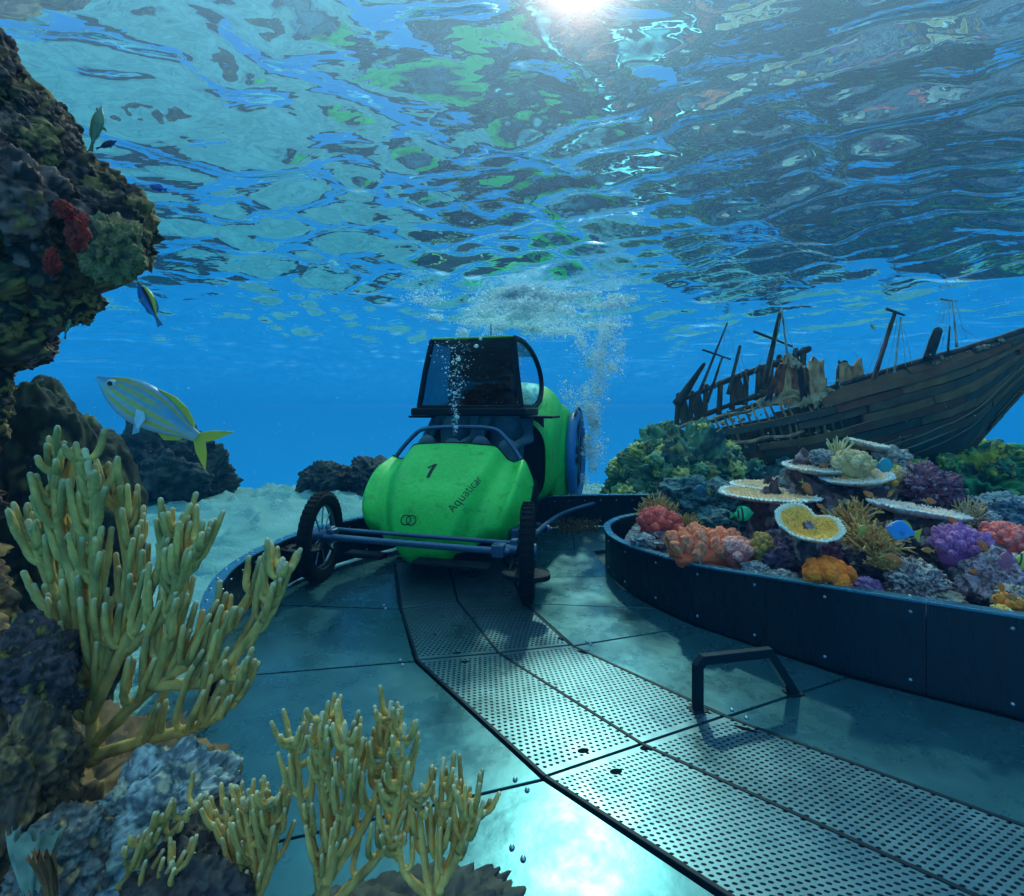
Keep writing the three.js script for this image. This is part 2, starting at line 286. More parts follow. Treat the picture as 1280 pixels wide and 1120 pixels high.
{
  // the black bent grab rail bolted beside the walkway
  const a = onDeck(868, 889), b = onDeck(994, 866), t = thing('grab_rail', 'black square-section bent grab rail standing at the walkway edge', 'rail', [a.x, 0, a.z]);
  const d = b.clone().sub(a), turn = Math.atan2(-d.z, d.x), len = d.length();
  const s = new THREE.Shape(), H = 0.222, w = 0.032;
  [[0, 0], [0, H - 0.035], [0.035, H], [len * 0.74, H - 0.012], [len + 0.012, 0.0], [len - 0.028, 0.0], [len * 0.74 - 0.014, H - 0.012 - w], [0.035 + 0.012, H - w], [w, H - 0.05], [w, 0]].forEach(([x, y], k) => (k ? s.lineTo(x, y) : s.moveTo(x, y)));
  const g = new THREE.ExtrudeGeometry(s, { depth: 0.026, bevelEnabled: true, bevelSize: 0.003, bevelThickness: 0.003, bevelSegments: 2 });
  g.translate(0, 0.004, -0.013); g.rotateY(turn);
  put('rail', g, M.handle, t);
  for (const k of [0.016, len - 0.012]) { const f = put('foot_plate', box(0.07, 0.006, 0.06, 0.002), M.handle, t); f.position.set(Math.cos(turn) * k, 0.0045, -Math.sin(turn) * k); f.rotation.y = turn; }
}

// ---------------------------------------------------------------- the green underwater car
const font = await new FontLoader().loadAsync('fonts/droid/droid_sans_bold.typeface.json');
const fontThin = await new FontLoader().loadAsync('fonts/droid/droid_sans_regular.typeface.json');
{
  const grain = dataTex(256, tile((u, v) => 0.5 + 0.8 * fbm(u * 46, v * 46, 3, 2)));
  const film = dataTex(512, tile((u, v) => 0.86 + 0.22 * fbm(u * 6, v * 6, 2, 4) + 0.22 * fbm(u * 70, v * 70, 8, 2) - 0.25 * sstep(fbm(u * 14, v * 14, 31, 3), 0.22, 0.34), 0.86));
  const G = {
    green: mat([0.035, 0.74, 0.085], 0.5, { map: film, bumpMap: grain, bumpScale: 0.0015, clearcoat: 0.15, clearcoatRoughness: 0.4 }),
    tube: mat([0.06, 0.13, 0.22], 0.4, { metalness: 0.5 }), black: mat([0.008, 0.010, 0.014], 0.55, { specularIntensity: 0.4 }), rubber: mat([0.008, 0.009, 0.011], 0.75, { specularIntensity: 0.3, bumpMap: grain, bumpScale: 0.002 }),
    tank: mat([0.10, 0.24, 0.30], 0.7, { bumpMap: grain, bumpScale: 0.003 }), maroon: mat([0.05, 0.010, 0.016], 0.6), ring: mat([0.03, 0.20, 0.48], 0.45), dish: mat([0.012, 0.03, 0.06], 0.6),
    pane: mat([0.62, 0.84, 0.95], 0.04, { transmission: 1, thickness: 0, ior: 1.45 }), smoked: mat([0.14, 0.21, 0.24], 0.04, { transmission: 1, thickness: 0, ior: 1.5 }),
    steel: mat([0.3, 0.36, 0.4], 0.35, { metalness: 0.8 }), print: mat([0.004, 0.02, 0.006], 0.6), lime: mat([0.35, 0.6, 0.06], 0.5), weed: mat([0.16, 0.10, 0.045], 0.9),
  };
  const car = thing('underwater_car', 'bright green open underwater car with smoked canopy parked across the walkway', 'vehicle', [-0.649, 0, -3.565], -0.262);
  // front fairing, a moulded shell: s runs from the chin to the cockpit edge, t across
  const along = (list, s) => { const f = clamp(s, 0, 1) * (list.length - 1), i = Math.min(Math.floor(f), list.length - 2), a = list[Math.max(0, i - 1)], b = list[i], c = list[i + 1], d = list[Math.min(list.length - 1, i + 2)], u = f - i; return 0.5 * (2 * b + (c - a) * u + (2 * a - 5 * b + 4 * c - d) * u * u + (3 * b - a - 3 * c + d) * u * u * u); };
  const CW = [0.50, 0.24, 0.12, 0.13, 0.20, 0.32, 0.48, 0.70], CY = [0.17, 0.175, 0.25, 0.40, 0.55, 0.68, 0.79, 0.865], HW = [0.26, 0.42, 0.53, 0.60, 0.645, 0.67, 0.675, 0.65];
  const raw = (t, s) => {
    const w = along(CW, s), y = along(CY, s), hw = along(HW, s), ds = 0.02, dw = along(CW, s + ds) - along(CW, s - ds), dy = along(CY, s + ds) - along(CY, s - ds), l = Math.hypot(dw, dy) || 1;
    const ow = -dy / l, oy = dw / l, e = Math.abs(t), a = e * Math.PI / 2 * 0.98;
    const x = Math.sign(t) * hw * Math.pow(Math.sin(a), 0.86), drop = lerp(0.30, 0.24, s) * (1 - Math.pow(Math.cos(a), 0.75));
    const c = lerp(0.15, 0.40, Math.pow(s, 0.85));
    let f = 0.085 * (1 - sstep(e, c - 0.07, c + 0.07));
    f += 0.085 * Math.exp(-(((e - 0.70) / 0.13) ** 2)) * sstep(s, 0.30, 0.62);
    f -= 0.075 * sstep(e, 0.40, 0.52) * (1 - sstep(s, 0.30, 0.46)) * sstep(s, 0.04, 0.2);
    f -= 0.009 * Math.exp(-(((Math.hypot(t * 1.2, (s - 0.86) * 1.7) - 0.30) / 0.07) ** 2)) * (s < 0.86 ? 1 : 0.4);
    f += 0.030 * sstep(s, 0.84, 1) * (1 - sstep(e, 0.40, 0.56));
    return [x, y + oy * (f - drop), -(w + ow * (f - drop))];
  };
  const hoodG = sheet(96, 80, (i, j) => [...raw(i * 2 - 1, j), i * 1.3, j], false);
  const hood = put('front_fairing', hoodG, G.green, car);
  // chin tray and dark bars under the nose
  put('skid_bar', move(box(0.30, 0.035, 0.10, 0.01), -0.40, 0.215, 0.02), G.black, car);
  put('skid_bar', move(box(0.56, 0.03, 0.12, 0.01), 0.26, 0.20, 0.02), G.black, car);
  put('underbody', join([move(box(0.86, 0.10, 1.9, 0.03), 0, 0.22, -1.35), move(box(1.1, 0.34, 0.75, 0.05), 0, 0.44, -1.05)]), G.black, car);
  // cockpit: bulkhead, tanks, sill
  put('bulkhead', move(box(1.12, 0.74, 0.05, 0.02), 0, 0.82, -1.62), G.maroon, car);
  put('instrument_box', move(box(0.40, 0.10, 0.10, 0.03), -0.04, 0.90, -0.86), G.black, car);
  put('sill', join([move(box(1.10, 0.075, 0.12, 0.02), -0.04, 1.225, -1.12), move(box(0.10, 0.075, 0.5, 0.02), -0.54, 1.225, -1.35), move(box(0.10, 0.075, 0.5, 0.02), 0.46, 1.225, -1.35), move(box(0.30, 0.022, 0.40, 0.01), 0.58, 1.178, -1.36), move(box(0.2, 0.022, 0.40, 0.01), -0.56, 1.178, -1.36), move(box(0.95, 0.10, 0.06, 0.02), -0.05, 1.12, -1.62)]), G.black, car);
  // rear pod: rounded sections closing to the tail
  const RW = [1.50, 1.62, 1.85, 2.15, 2.5, 2.85, 3.15, 3.32], RH = [0.60, 0.625, 0.645, 0.65, 0.62, 0.52, 0.34, 0.02], RT = [1.18, 1.22, 1.30, 1.46, 1.56, 1.46, 1.2, 0.9], RB = [0.30, 0.27, 0.25, 0.25, 0.28, 0.36, 0.52, 0.75];
  put('rear_pod', sheet(56, 48, (i, j) => { const a = i * Math.PI * 2, hw = along(RH, j), top = along(RT, j), low = along(RB, j), w = along(RW, j), p = 0.62, c = Math.cos(a), s = Math.sin(a); return [Math.sign(c) * hw * Math.pow(Math.abs(c), p), (top + low) / 2 + Math.sign(s) * (top - low) / 2 * Math.pow(Math.abs(s), p), -w, i * 4, w]; }, true), G.green, car);
  for (const sx of [-1, 1]) {
    const f = put('fender', move(new THREE.SphereGeometry(1, 40, 28), sx * 0.54, 0.73, -2.60, 0, 0, 0, [0.205, 0.585, 0.66]), G.green, car);
    const ring = put('rear_wheel', move(new THREE.TorusGeometry(0.455, 0.055, 16, 56), sx * 0.735, 0.72, -2.62, 0, Math.PI / 2, 0), G.ring, car);
    put('dish', move(new THREE.LatheGeometry([[0.002, 0.02], [0.10, 0.03], [0.13, -0.01], [0.34, -0.035], [0.40, 0.0], [0.44, 0.01]].map(([a, b]) => new THREE.Vector2(a, b)), 40), sx * 0.745, 0.72, -2.62, 0, 0, -sx * Math.PI / 2), G.dish, ring);
    for (let k = 0; k < 6; k++) put('spoke', move(box(0.012, 0.36, 0.03, 0.004), sx * 0.757, 0.72 + Math.sin(k * 1.047) * 0.24, -2.62 + Math.cos(k * 1.047) * 0.24, Math.PI / 2 - k * 1.047), G.ring, ring);
    const arch = []; for (let k = 0; k <= 20; k++) { const a = -0.35 + k / 20 * 2.5; arch.push(V(sx * 0.76, 0.72 + Math.sin(a) * 0.54, -2.62 - Math.cos(a) * 0.54)); }
    put('wheel_guard', tube(arch, [0.014, 0.014], 30, 6), G.black, car);
  }
  // canopy: smoked windscreen, clear side panes in black D-shaped frames, lime roof edge
  const D = []; D.push([1.13, 1.27], [1.16, 1.60], [1.22, 1.90]);
  for (let k = 0; k <= 14; k++) { const a = Math.PI / 2 - k / 14 * Math.PI * 0.94; D.push([1.45 + Math.cos(a) * 0.78, 1.585 + Math.sin(a) * 0.325]); }
  const wide = (y) => lerp(0.49, 0.40, clamp((y - 1.27) / 0.63, 0, 1)), mid = -0.04;
  for (const sx of [-1, 1]) {
    const s = new THREE.Shape(D.map(([w, y]) => new THREE.Vector2(w, y))), g = new THREE.ShapeGeometry(s), p = g.attributes.position;
    for (let k = 0; k < p.count; k++) { const w = p.getX(k), y = p.getY(k); p.setXYZ(k, mid + sx * wide(y), y, -w); }
    g.computeVertexNormals();
    const pane = put('side_pane', g, G.pane, car);
    const pts = [...D, D[0]].map(([w, y]) => V(mid + sx * wide(y), y, -w));
    const curve = new THREE.CurvePath(); for (let k = 0; k < pts.length - 1; k++) curve.add(new THREE.LineCurve3(pts[k], pts[k + 1]));
    put('frame', new THREE.TubeGeometry(curve, 90, 0.027, 7, false), G.black, pane);
  }
  const across = (list, n) => sheet(n, list.length - 1, (i, j) => { const [w, y] = list[Math.round(j * (list.length - 1))]; return [mid + (i * 2 - 1) * (wide(y) - 0.004), y, -w]; }, true);
  put('windscreen', across(D.slice(0, 3), 4), G.smoked, car);
  put('roof', across(D.slice(2, 8), 4), G.black, car);
  put('roof_edge', move(box(0.80, 0.016, 0.05, 0.006), mid, 1.913, -1.235), G.lime, car);
  put('rear_pane', across(D.slice(7, 17), 4), G.pane, car);
  put('seat_back', join([move(box(0.72, 0.56, 0.05, 0.03), mid - 0.02, 1.56, -1.60, -0.12), move(box(0.8, 0.5, 0.05, 0.02), mid, 1.05, -1.58)]), G.black, car);
  put('lower_trim', move(box(1.0, 0.05, 0.05, 0.015), mid, 1.262, -1.12), G.black, car);
  const mast = put('antenna', join([move(new THREE.CylinderGeometry(0.007, 0.009, 0.16, 8), 0.02, 2.02, -1.62), move(new THREE.CylinderGeometry(0.03, 0.04, 0.03, 12), 0.02, 1.925, -1.62), move(new THREE.SphereGeometry(0.022, 12, 8), -0.02, 1.945, -1.6)]), G.steel, car);
  // roll bar
  put('roll_bar', tube([V(-0.62, 0.62, -0.74), V(-0.61, 0.78, -0.76), V(-0.42, 1.04, -0.84), V(-0.35, 1.075, -0.84), V(0.28, 1.085, -0.84), V(0.35, 1.05, -0.84), V(0.57, 0.78, -0.76), V(0.58, 0.62, -0.74)], [0.019, 0.019], 60, 10), G.tube, car);
  // front axle, steering gear, wheels with their bump plates
  put('front_axle', join([bar(V(-0.70, 0.335, 0.07), V(0.66, 0.325, 0.07), 0.024, 12), bar(V(-0.70, 0.37, -0.02), V(0.70, 0.36, -0.02), 0.015, 10)]), G.tube, car);
  put('steering_knuckle', join([move(box(0.09, 0.085, 0.09, 0.012), 0.60, 0.33, 0.06), move(box(0.05, 0.12, 0.06, 0.01), 0.69, 0.335, 0.0), move(new THREE.CylinderGeometry(0.03, 0.03, 0.12, 14), 0.66, 0.335, 0.04, 0, 0, Math.PI / 2)]), G.tube, car);
  put('steering_knuckle', join([move(box(0.06, 0.10, 0.08, 0.012), -0.66, 0.34, 0.04), move(box(0.05, 0.12, 0.06, 0.01), -0.70, 0.335, 0.0)]), G.tube, car);
  for (const sx of [-1, 1]) {
    const w = put('front_wheel', move(new THREE.LatheGeometry([[0.235, -0.036], [0.29, -0.046], [0.312, -0.036], [0.318, 0], [0.312, 0.036], [0.29, 0.046], [0.235, 0.036], [0.225, 0], [0.235, -0.036]].map(([a, b]) => new THREE.Vector2(a, b)), 56), 0, 0, 0, 0, 0, Math.PI / 2), G.rubber, car);
    w.position.set(sx * 0.78, 0.319, 0); w.rotation.y = 0.2;
    put('hub', move(new THREE.CylinderGeometry(0.05, 0.05, 0.11, 20), 0, 0, 0, 0, 0, Math.PI / 2), G.tube, w);
    put('rim', move(new THREE.TorusGeometry(0.225, 0.012, 8, 44), 0, 0, 0, 0, Math.PI / 2, 0), G.steel, w);
    for (let k = 0; k < 9; k++) { const a = k / 9 * Math.PI * 2 + 0.3; put('spoke', bar(V(0, Math.sin(a) * 0.04, Math.cos(a) * 0.04), V(0, Math.sin(a) * 0.225, Math.cos(a) * 0.225), 0.006, 6), G.steel, w); }
    for (let k = 0; k < 40; k++) { const a = k / 40 * Math.PI * 2; put('tread_block', move(box(0.07, 0.012, 0.03, 0.003), 0, Math.sin(a) * 0.316, Math.cos(a) * 0.316, Math.PI / 2 - a, 0, 0), G.rubber, w); }
    const s = new THREE.Shape(); s.absellipse(0, 0, 0.15, 0.10, 0, Math.PI * 2); const hole = new THREE.Path(); hole.absellipse(0, -0.02, 0.07, 0.09, 0, Math.PI * 2); if (sx < 0) s.holes.push(hole);
    const bump = new THREE.ExtrudeGeometry(s, { depth: sx > 0 ? 0.022 : 0.008, bevelEnabled: true, bevelSize: 0.005, bevelThickness: 0.005, bevelSegments: 2, curveSegments: 24 }); bump.rotateX(-Math.PI / 2);
    put('bump_plate', move(bump, sx * 0.81, sx > 0 ? 0.215 : 0.27, 0.19), G.black, car);
    put('bracket', join([bar(V(sx * 0.70, 0.30, 0.02), V(sx * 0.70, sx > 0 ? 0.235 : 0.28, 0.16), 0.014), bar(V(sx * 0.66, 0.235, 0.02), V(sx * 0.78, sx > 0 ? 0.235 : 0.28, 0.1), 0.01)]), G.black, car);
  }
  put('rear_bumper', join([tube([V(0.70, 0.30, -0.30), V(0.72, 0.27, -1.2), V(0.78, 0.22, -1.9), V(1.02, 0.24, -2.35)], [0.022, 0.022], 20, 8), bar(V(0.60, 0.26, -1.0), V(0.74, 0.26, -0.9), 0.03)]), G.tube, car);
  put('chain_plate', move(box(0.07, 0.12, 0.4, 0.02), 0.62, 0.34, -0.45), G.tube, car);
  // fixings and the split line round the fairing
  const stud = new THREE.SphereGeometry(0.009, 8, 6);
  for (const e of [-0.93, 0.93]) for (let k = 0; k < 6; k++) { const q = raw(e, 0.3 + k * 0.12); put('stud', stud, G.steel, hood).position.set(...q); }
  const lip = []; for (let k = 0; k <= 40; k++) lip.push(V(...raw(k / 20 - 1, 1))); put('edge_trim', tube(lip, [0.009, 0.009], 80, 6), G.black, hood);
  // lettering, laid on the shell
  scene.updateMatrixWorld(true);
  const ray = new THREE.Raycaster(), back = car.matrixWorld.clone().invert(), turn = new THREE.Matrix4().extractRotation(back);
  hood.material.side = THREE.DoubleSide;
  const hit = (px, py) => { ray.set(camera.position, atDepth(px, py, 1).sub(camera.position).normalize()); const h = ray.intersectObject(hood, false)[0]; if (!h) { console.log('no hit', px, py); return null; } const n = h.normal ?? h.face.normal; return { p: h.point.clone().applyMatrix4(back), n: n.clone() }; };
  const tess = (g0, most) => { let list = []; const n = g0.toNonIndexed().attributes.position; for (let i = 0; i < n.count; i += 3) list.push([0, 1, 2].map((k) => [n.getX(i + k), n.getY(i + k)])); for (let pass = 0; pass < 7; pass++) { const next = []; for (const t of list) { const d = [0, 1, 2].map((k) => Math.hypot(t[k][0] - t[(k + 1) % 3][0], t[k][1] - t[(k + 1) % 3][1])), m = d.indexOf(Math.max(...d)); if (d[m] < most) { next.push(t); continue; } const a = t[m], b = t[(m + 1) % 3], c = t[(m + 2) % 3], h = [(a[0] + b[0]) / 2, (a[1] + b[1]) / 2]; next.push([a, h, c], [h, b, c]); } list = next; } const g = new THREE.BufferGeometry(); g.setAttribute('position', new THREE.Float32BufferAttribute(list.flatMap((t) => t.flatMap((q) => [q[0], q[1], 0])), 3)); return g; };
  function letter(name, shapes, from, to, size, slant = 0) {
    const a = hit(...from), b = hit(...to); if (!a || !b) return;
    const g = tess(new THREE.ShapeGeometry(shapes, 6), 0.12), bb = new THREE.Box3().setFromBufferAttribute(g.attributes.position), p = g.attributes.position;
    const e1 = b.p.clone().sub(a.p), len = e1.length(); e1.normalize();
    const n = a.n.clone().add(b.n).normalize(); if (n.z < 0) n.negate(); n.addScaledVector(e1, -n.dot(e1)).normalize();
    const e2 = n.clone().cross(e1), k = len / (bb.max.x - bb.min.x), fwd = car.matrixWorld;
    const known = new Map();
    for (let i = 0; i < p.count; i++) {
      const key = p.getX(i).toFixed(4) + ',' + p.getY(i).toFixed(4); if (known.has(key)) { p.setXYZ(i, ...known.get(key)); continue; }
      const u = (p.getX(i) - bb.min.x) * k, v = (p.getY(i) - bb.min.y) * k * size, q = a.p.clone().addScaledVector(e1, u + v * slant).addScaledVector(e2, v);
      ray.set(q.clone().addScaledVector(n, 0.2).applyMatrix4(fwd), n.clone().negate().transformDirection(fwd));
      const h = ray.intersectObject(hood, false)[0], at = h ? h.point.clone().applyMatrix4(back) : q;
      at.addScaledVector(n, 0.0035); p.setXYZ(i, at.x, at.y, at.z); known.set(key, [at.x, at.y, at.z]);
    }
    g.computeVertexNormals(); put(name, g, G.print, hood);
  }
  letter('number_mark', font.generateShapes('1', 1), [527, 598], [537, 597.4], 1.1, 0.2);
  letter('name_lettering', fontThin.generateShapes('Aquaticar', 1), [569, 643], [605, 603], 1, 0.0);
  const ringShape = (cx) => { const s = new THREE.Shape(); s.absellipse(cx, 0, 0.62, 0.62, 0, Math.PI * 2); const h = new THREE.Path(); h.absellipse(cx, 0, 0.50, 0.50, 0, Math.PI * 2); s.holes.push(h); return s; };
  letter('ring_emblem', [ringShape(0), ringShape(0.62)], [500, 656.5], [520, 657.5], 0.9);
  // the weed caught under the rear wheel
  const r = rng(31), at = onDeck(720, 663), weed = [];
  for (let k = 0; k < 150; k++) { const a = r() * 6.28, d = Math.sqrt(r()) * 0.16, x = Math.cos(a) * d * 1.5, z = Math.sin(a) * d, h = 0.03 + r() * 0.10; weed.push(tube([V(x, 0, z), V(x + (r() - 0.5) * 0.05, h * 0.6, z + (r() - 0.5) * 0.05), V(x + (r() - 0.5) * 0.16, h, z + (r() - 0.5) * 0.1)], [0.005, 0.002], 4, 4)); }
  solo('seaweed_tuft', join(weed), G.weed, 'brown tuft of dry weed lying beneath the rear wheel of the car', 'seaweed').position.copy(at);
  // two riders in blue grey wetsuits: knees up behind the fairing, heads behind the smoked screen
  const suit = tinted(0.8);
  let wet = null;
  const rider = (label, cx) => {
    if (wet) return seat(label, cx);
    const J = { hip: [0, 0.62, -1.42], chest: [0, 1.02, -1.46], neck: [0, 1.30, -1.44], head: [0, 1.50, -1.42], kneeL: [-0.12, 0.93, -1.00], kneeR: [0.13, 0.91, -0.98], footL: [-0.12, 0.40, -0.80], footR: [0.12, 0.40, -0.78], shL: [-0.19, 1.20, -1.45], shR: [0.19, 1.20, -1.45], elL: [-0.24, 0.98, -1.28], elR: [0.24, 0.98, -1.28], haL: [-0.15, 0.92, -1.04], haR: [0.15, 0.91, -1.02] };
    const bones = [['hip', 'chest', 0.15, 0.165], ['chest', 'neck', 0.15, 0.065], ['shL', 'shR', 0.075, 0.075], ['neck', 'head', 0.062, 0.07], ['hip', 'kneeL', 0.10, 0.075], ['hip', 'kneeR', 0.10, 0.075], ['kneeL', 'footL', 0.072, 0.045], ['kneeR', 'footR', 0.072, 0.045], ['shL', 'elL', 0.058, 0.046], ['shR', 'elR', 0.058, 0.046], ['elL', 'haL', 0.044, 0.032], ['elR', 'haR', 0.044, 0.032]].map(([a, b, r0, r1]) => [V(...J[a]), V(...J[b]), r0, r1]);
    const res = 72, half = 0.68, mid3 = V(0, 1.0, -1.12), mc = new MarchingCubes(res, suit, false, false, 120000), q = V(0, 0, 0), u = V(0, 0, 0);
    for (let k = 0; k < res; k++) for (let j = 0; j < res; j++) for (let i = 0; i < res; i++) {
      q.set((i - res / 2) / (res / 2) * half, (j - res / 2) / (res / 2) * half, (k - res / 2) / (res / 2) * half).add(mid3);
      let d = 9; const blend = (e) => { const h = clamp(0.5 + 0.5 * (d - e) / 0.04, 0, 1); d = lerp(d, e, h) - 0.04 * h * (1 - h); };
      for (const [a, b, r0, r1] of bones) { u.copy(b).sub(a); const t = clamp(q.clone().sub(a).dot(u) / u.lengthSq(), 0, 1); blend(u.multiplyScalar(t).add(a).distanceTo(q) - lerp(r0, r1, t)); }
      const hx = q.x / 0.078, hy = (q.y - 1.52) / 0.115, hz = (q.z + 1.42) / 0.095; blend((Math.hypot(hx, hy, hz) - 1) * 0.08);
      blend(Math.hypot(q.x * 1.3, (q.y - 1.505) * 0.8, q.z + 1.325) - 0.016);
      mc.field[i + j * res + k * res * res] = -d;
    }
    mc.isolation = 0; mc.update();
    const n = mc.count, pos = new Float32Array(n * 3); for (let k = 0; k < n; k++) { pos[k * 3] = mc.positionArray[k * 3] * half + mid3.x; pos[k * 3 + 1] = mc.positionArray[k * 3 + 1] * half + mid3.y; pos[k * 3 + 2] = mc.positionArray[k * 3 + 2] * half + mid3.z; }
    let g = new THREE.BufferGeometry(); g.setAttribute('position', new THREE.BufferAttribute(pos, 3)); g = mergeVertices(g, 1e-4); g.computeVertexNormals();
    const list = [g.toNonIndexed()];
    for (const s of [-1, 1]) { const h = V(...J[s < 0 ? 'haL' : 'haR']); for (let f = 0; f < 5; f++) { const o = (f - 2) * 0.019, thumb = f === 0, L = thumb ? 0.05 : 0.075 - Math.abs(f - 2.6) * 0.008; list.push(plain(tube([h.clone().add(V(o * 0.8, -0.005, 0.01)), h.clone().add(V(o * 1.1 + (thumb ? -0.02 : 0), 0.004, 0.03 + L * 0.4)), h.clone().add(V(o * 1.1 + (thumb ? -0.025 : 0), -0.022, 0.03 + L))], [0.011, 0.010, 0.008], 6, 7))); } }
    const body = join(list); paint(body, (x, y, z) => (y > 1.435 && z > -1.40 && Math.abs(x) < 0.07 && y < 1.58 ? [0.40, 0.24, 0.17] : times3([0.07, 0.16, 0.20], 0.85 + 0.5 * fbm(x * 14, y * 14, z * 14, 3))));
    wet = body; seat(label, cx);
  };
  const seat = (label, cx) => {
    const t = thing('person', label, 'person', [-0.649, 0, -3.565], -0.262); put('body', wet, suit, t).position.x = cx;
    put('goggles', move(box(0.12, 0.045, 0.03, 0.012), cx, 1.535, -1.325), G.black, t);
  };
  rider('seated person in blue grey wetsuit behind the windscreen near the sand', -0.27);
  rider('seated person in blue grey wetsuit on the seat near the coral planter', 0.24);
}

// ---------------------------------------------------------------- corals and stones
const speckle = dataTex(256, tile((u, v) => 0.5 + 0.9 * fbm(u * 30, v * 30, 12, 3)));
const skin = tinted(0.85);
const palette = (list, scale, seed) => (x, y, z) => {         // patches of pigment, mixed by noise
  const a = clamp(0.5 + 1.5 * fbm(x * scale + seed, y * scale, z * scale, 3), 0, 0.999) * (list.length - 1), i = Math.floor(a);
  const c = mix3(list[i], list[i + 1], sstep(a - i, 0.25, 0.75)), k = 0.8 + 0.55 * noise(x * scale * 9, y * scale * 9 + seed, z * scale * 9);
  return times3(c, clamp(k, 0.35, 1.4));
};
const STONE = [[0.05, 0.035, 0.035], [0.15, 0.08, 0.09], [0.07, 0.04, 0.045], [0.40, 0.31, 0.30], [0.17, 0.06, 0.09]];
const PALE = [[0.12, 0.15, 0.17], [0.42, 0.45, 0.45], [0.20, 0.20, 0.22], [0.55, 0.55, 0.52]];
const UMBER = [[0.05, 0.03, 0.015], [0.20, 0.105, 0.04], [0.08, 0.055, 0.035], [0.34, 0.19, 0.06], [0.045, 0.03, 0.025]];
const ALGAE = [[0.015, 0.04, 0.03], [0.03, 0.10, 0.05], [0.02, 0.035, 0.03], [0.16, 0.20, 0.05]];
const TEALY = [[0.02, 0.07, 0.09], [0.06, 0.20, 0.22], [0.03, 0.09, 0.11], [0.12, 0.30, 0.28]];
function stone(name, label, at, r, seed, cols = STONE, o = {}) {
  const g = lump(r[0], r[1], r[2], seed, o.detail ?? 22, o.rough ?? 0.4, o.scale ?? 1.7, o.fine ?? 0.16);
  paint(g, palette(cols, (o.tone ?? 2.2) / Math.max(...r), seed * 3.1));
  const m = solo(name, g, skin, label, o.category ?? 'rock', o.group); m.position.copy(at); m.rotation.y = seed; return m;
}
// lobes packed over a dome
const warm = (cols) => cols.map((c) => [Math.min(0.95, c[0] * 1.35), c[1], c[2] * 0.85]);
function lobeCoral(label, at, R, n, size, cols, seed, o = {}) {
  cols = warm(cols);
  const t = thing(o.name ?? 'knob_coral', label, 'coral', at, 0, o.group), r = rng(seed * 97 + 3);
  const kinds = []; for (let k = 0; k < 4; k++) { const g = lump(1, 1, 1, seed + k * 2.7, o.detail ?? 8, 0.22, 1.5, o.fine ?? 0.25); const tone = 0.85 + k * 0.1; paint(g, (x, y, z) => times3(mix3(cols[0], cols[1], clamp(0.5 + 1.1 * noise(x * 3 + k, y * 3, z * 3), 0, 1)), tone)); kinds.push(g); }
  for (let k = 0; k < n; k++) {
    const a = k * 2.39996 + r() * 0.4, e = Math.sqrt((k + 0.5) / n), u = V(Math.cos(a) * e, Math.sqrt(Math.max(0, 1 - e * e)) * (o.tall ?? 1), Math.sin(a) * e), s = size * (0.75 + 0.5 * r());
    const m = put('lobe', kinds[k % 4], skin, t); m.position.set(u.x * R[0], u.y * R[1], u.z * R[2]);
    m.quaternion.setFromUnitVectors(V(0, 1, 0), u.clone().setY(u.y + 0.5).normalize()); m.rotateY(r() * 6); m.scale.set(s, s * (o.long ?? 1.35), s);
  }
  put('core', paint(lump(R[0] * 0.95, R[1] * 0.9, R[2] * 0.95, seed, 8, 0.2), () => cols[0]), skin, t);
  return t;
}
// a bush of tapering branches with short side twigs
function bushCoral(label, at, R, n, thick, cols, seed, o = {}) {
  cols = warm(cols);
  const t = thing(o.name ?? 'branch_coral', label, 'coral', at, 0, o.group), r = rng(seed * 131 + 7), kinds = [];
  for (let k = 0; k < 5; k++) {
    const list = [tube([V(0, 0, 0), V((r() - 0.5) * 0.15, 0.5, (r() - 0.5) * 0.15), V((r() - 0.5) * 0.22, 1, (r() - 0.5) * 0.22)], [thick * 1.3, thick, thick * 0.6], 7, 6)];
    for (let q = 0; q < (o.twigs ?? 9); q++) { const y = 0.22 + 0.7 * r(), a = r() * 6.28, l = 0.10 + 0.14 * r(); list.push(tube([V(0, y, 0), V(Math.cos(a) * l, y + l * 0.8, Math.sin(a) * l)], [thick * 0.7, thick * 0.35], 2, 5)); }
    const g = join(list); paint(g, (x, y, z) => mix3(cols[0], cols[1], clamp(0.45 + 0.9 * noise(x * 5, y * 5 + k, z * 5) + 0.5 * noise(x * 21, y * 21, z * 21 + k), 0, 1))); kinds.push(g);
  }
  for (let k = 0; k < n; k++) {
    const a = k * 2.39996, e = Math.sqrt((k + 0.5) / n) * (o.open ?? 0.95), u = V(Math.cos(a) * e, Math.sqrt(1 - e * e * 0.98), Math.sin(a) * e), l = 0.8 + 0.35 * r();
    const m = put('branch', kinds[k % 5], skin, t); m.quaternion.setFromUnitVectors(V(0, 1, 0), u); m.rotateY(r() * 6.28); m.scale.set(R[0] * l, R[1] * l * 1.05, R[0] * l);
  }
  return t;
}
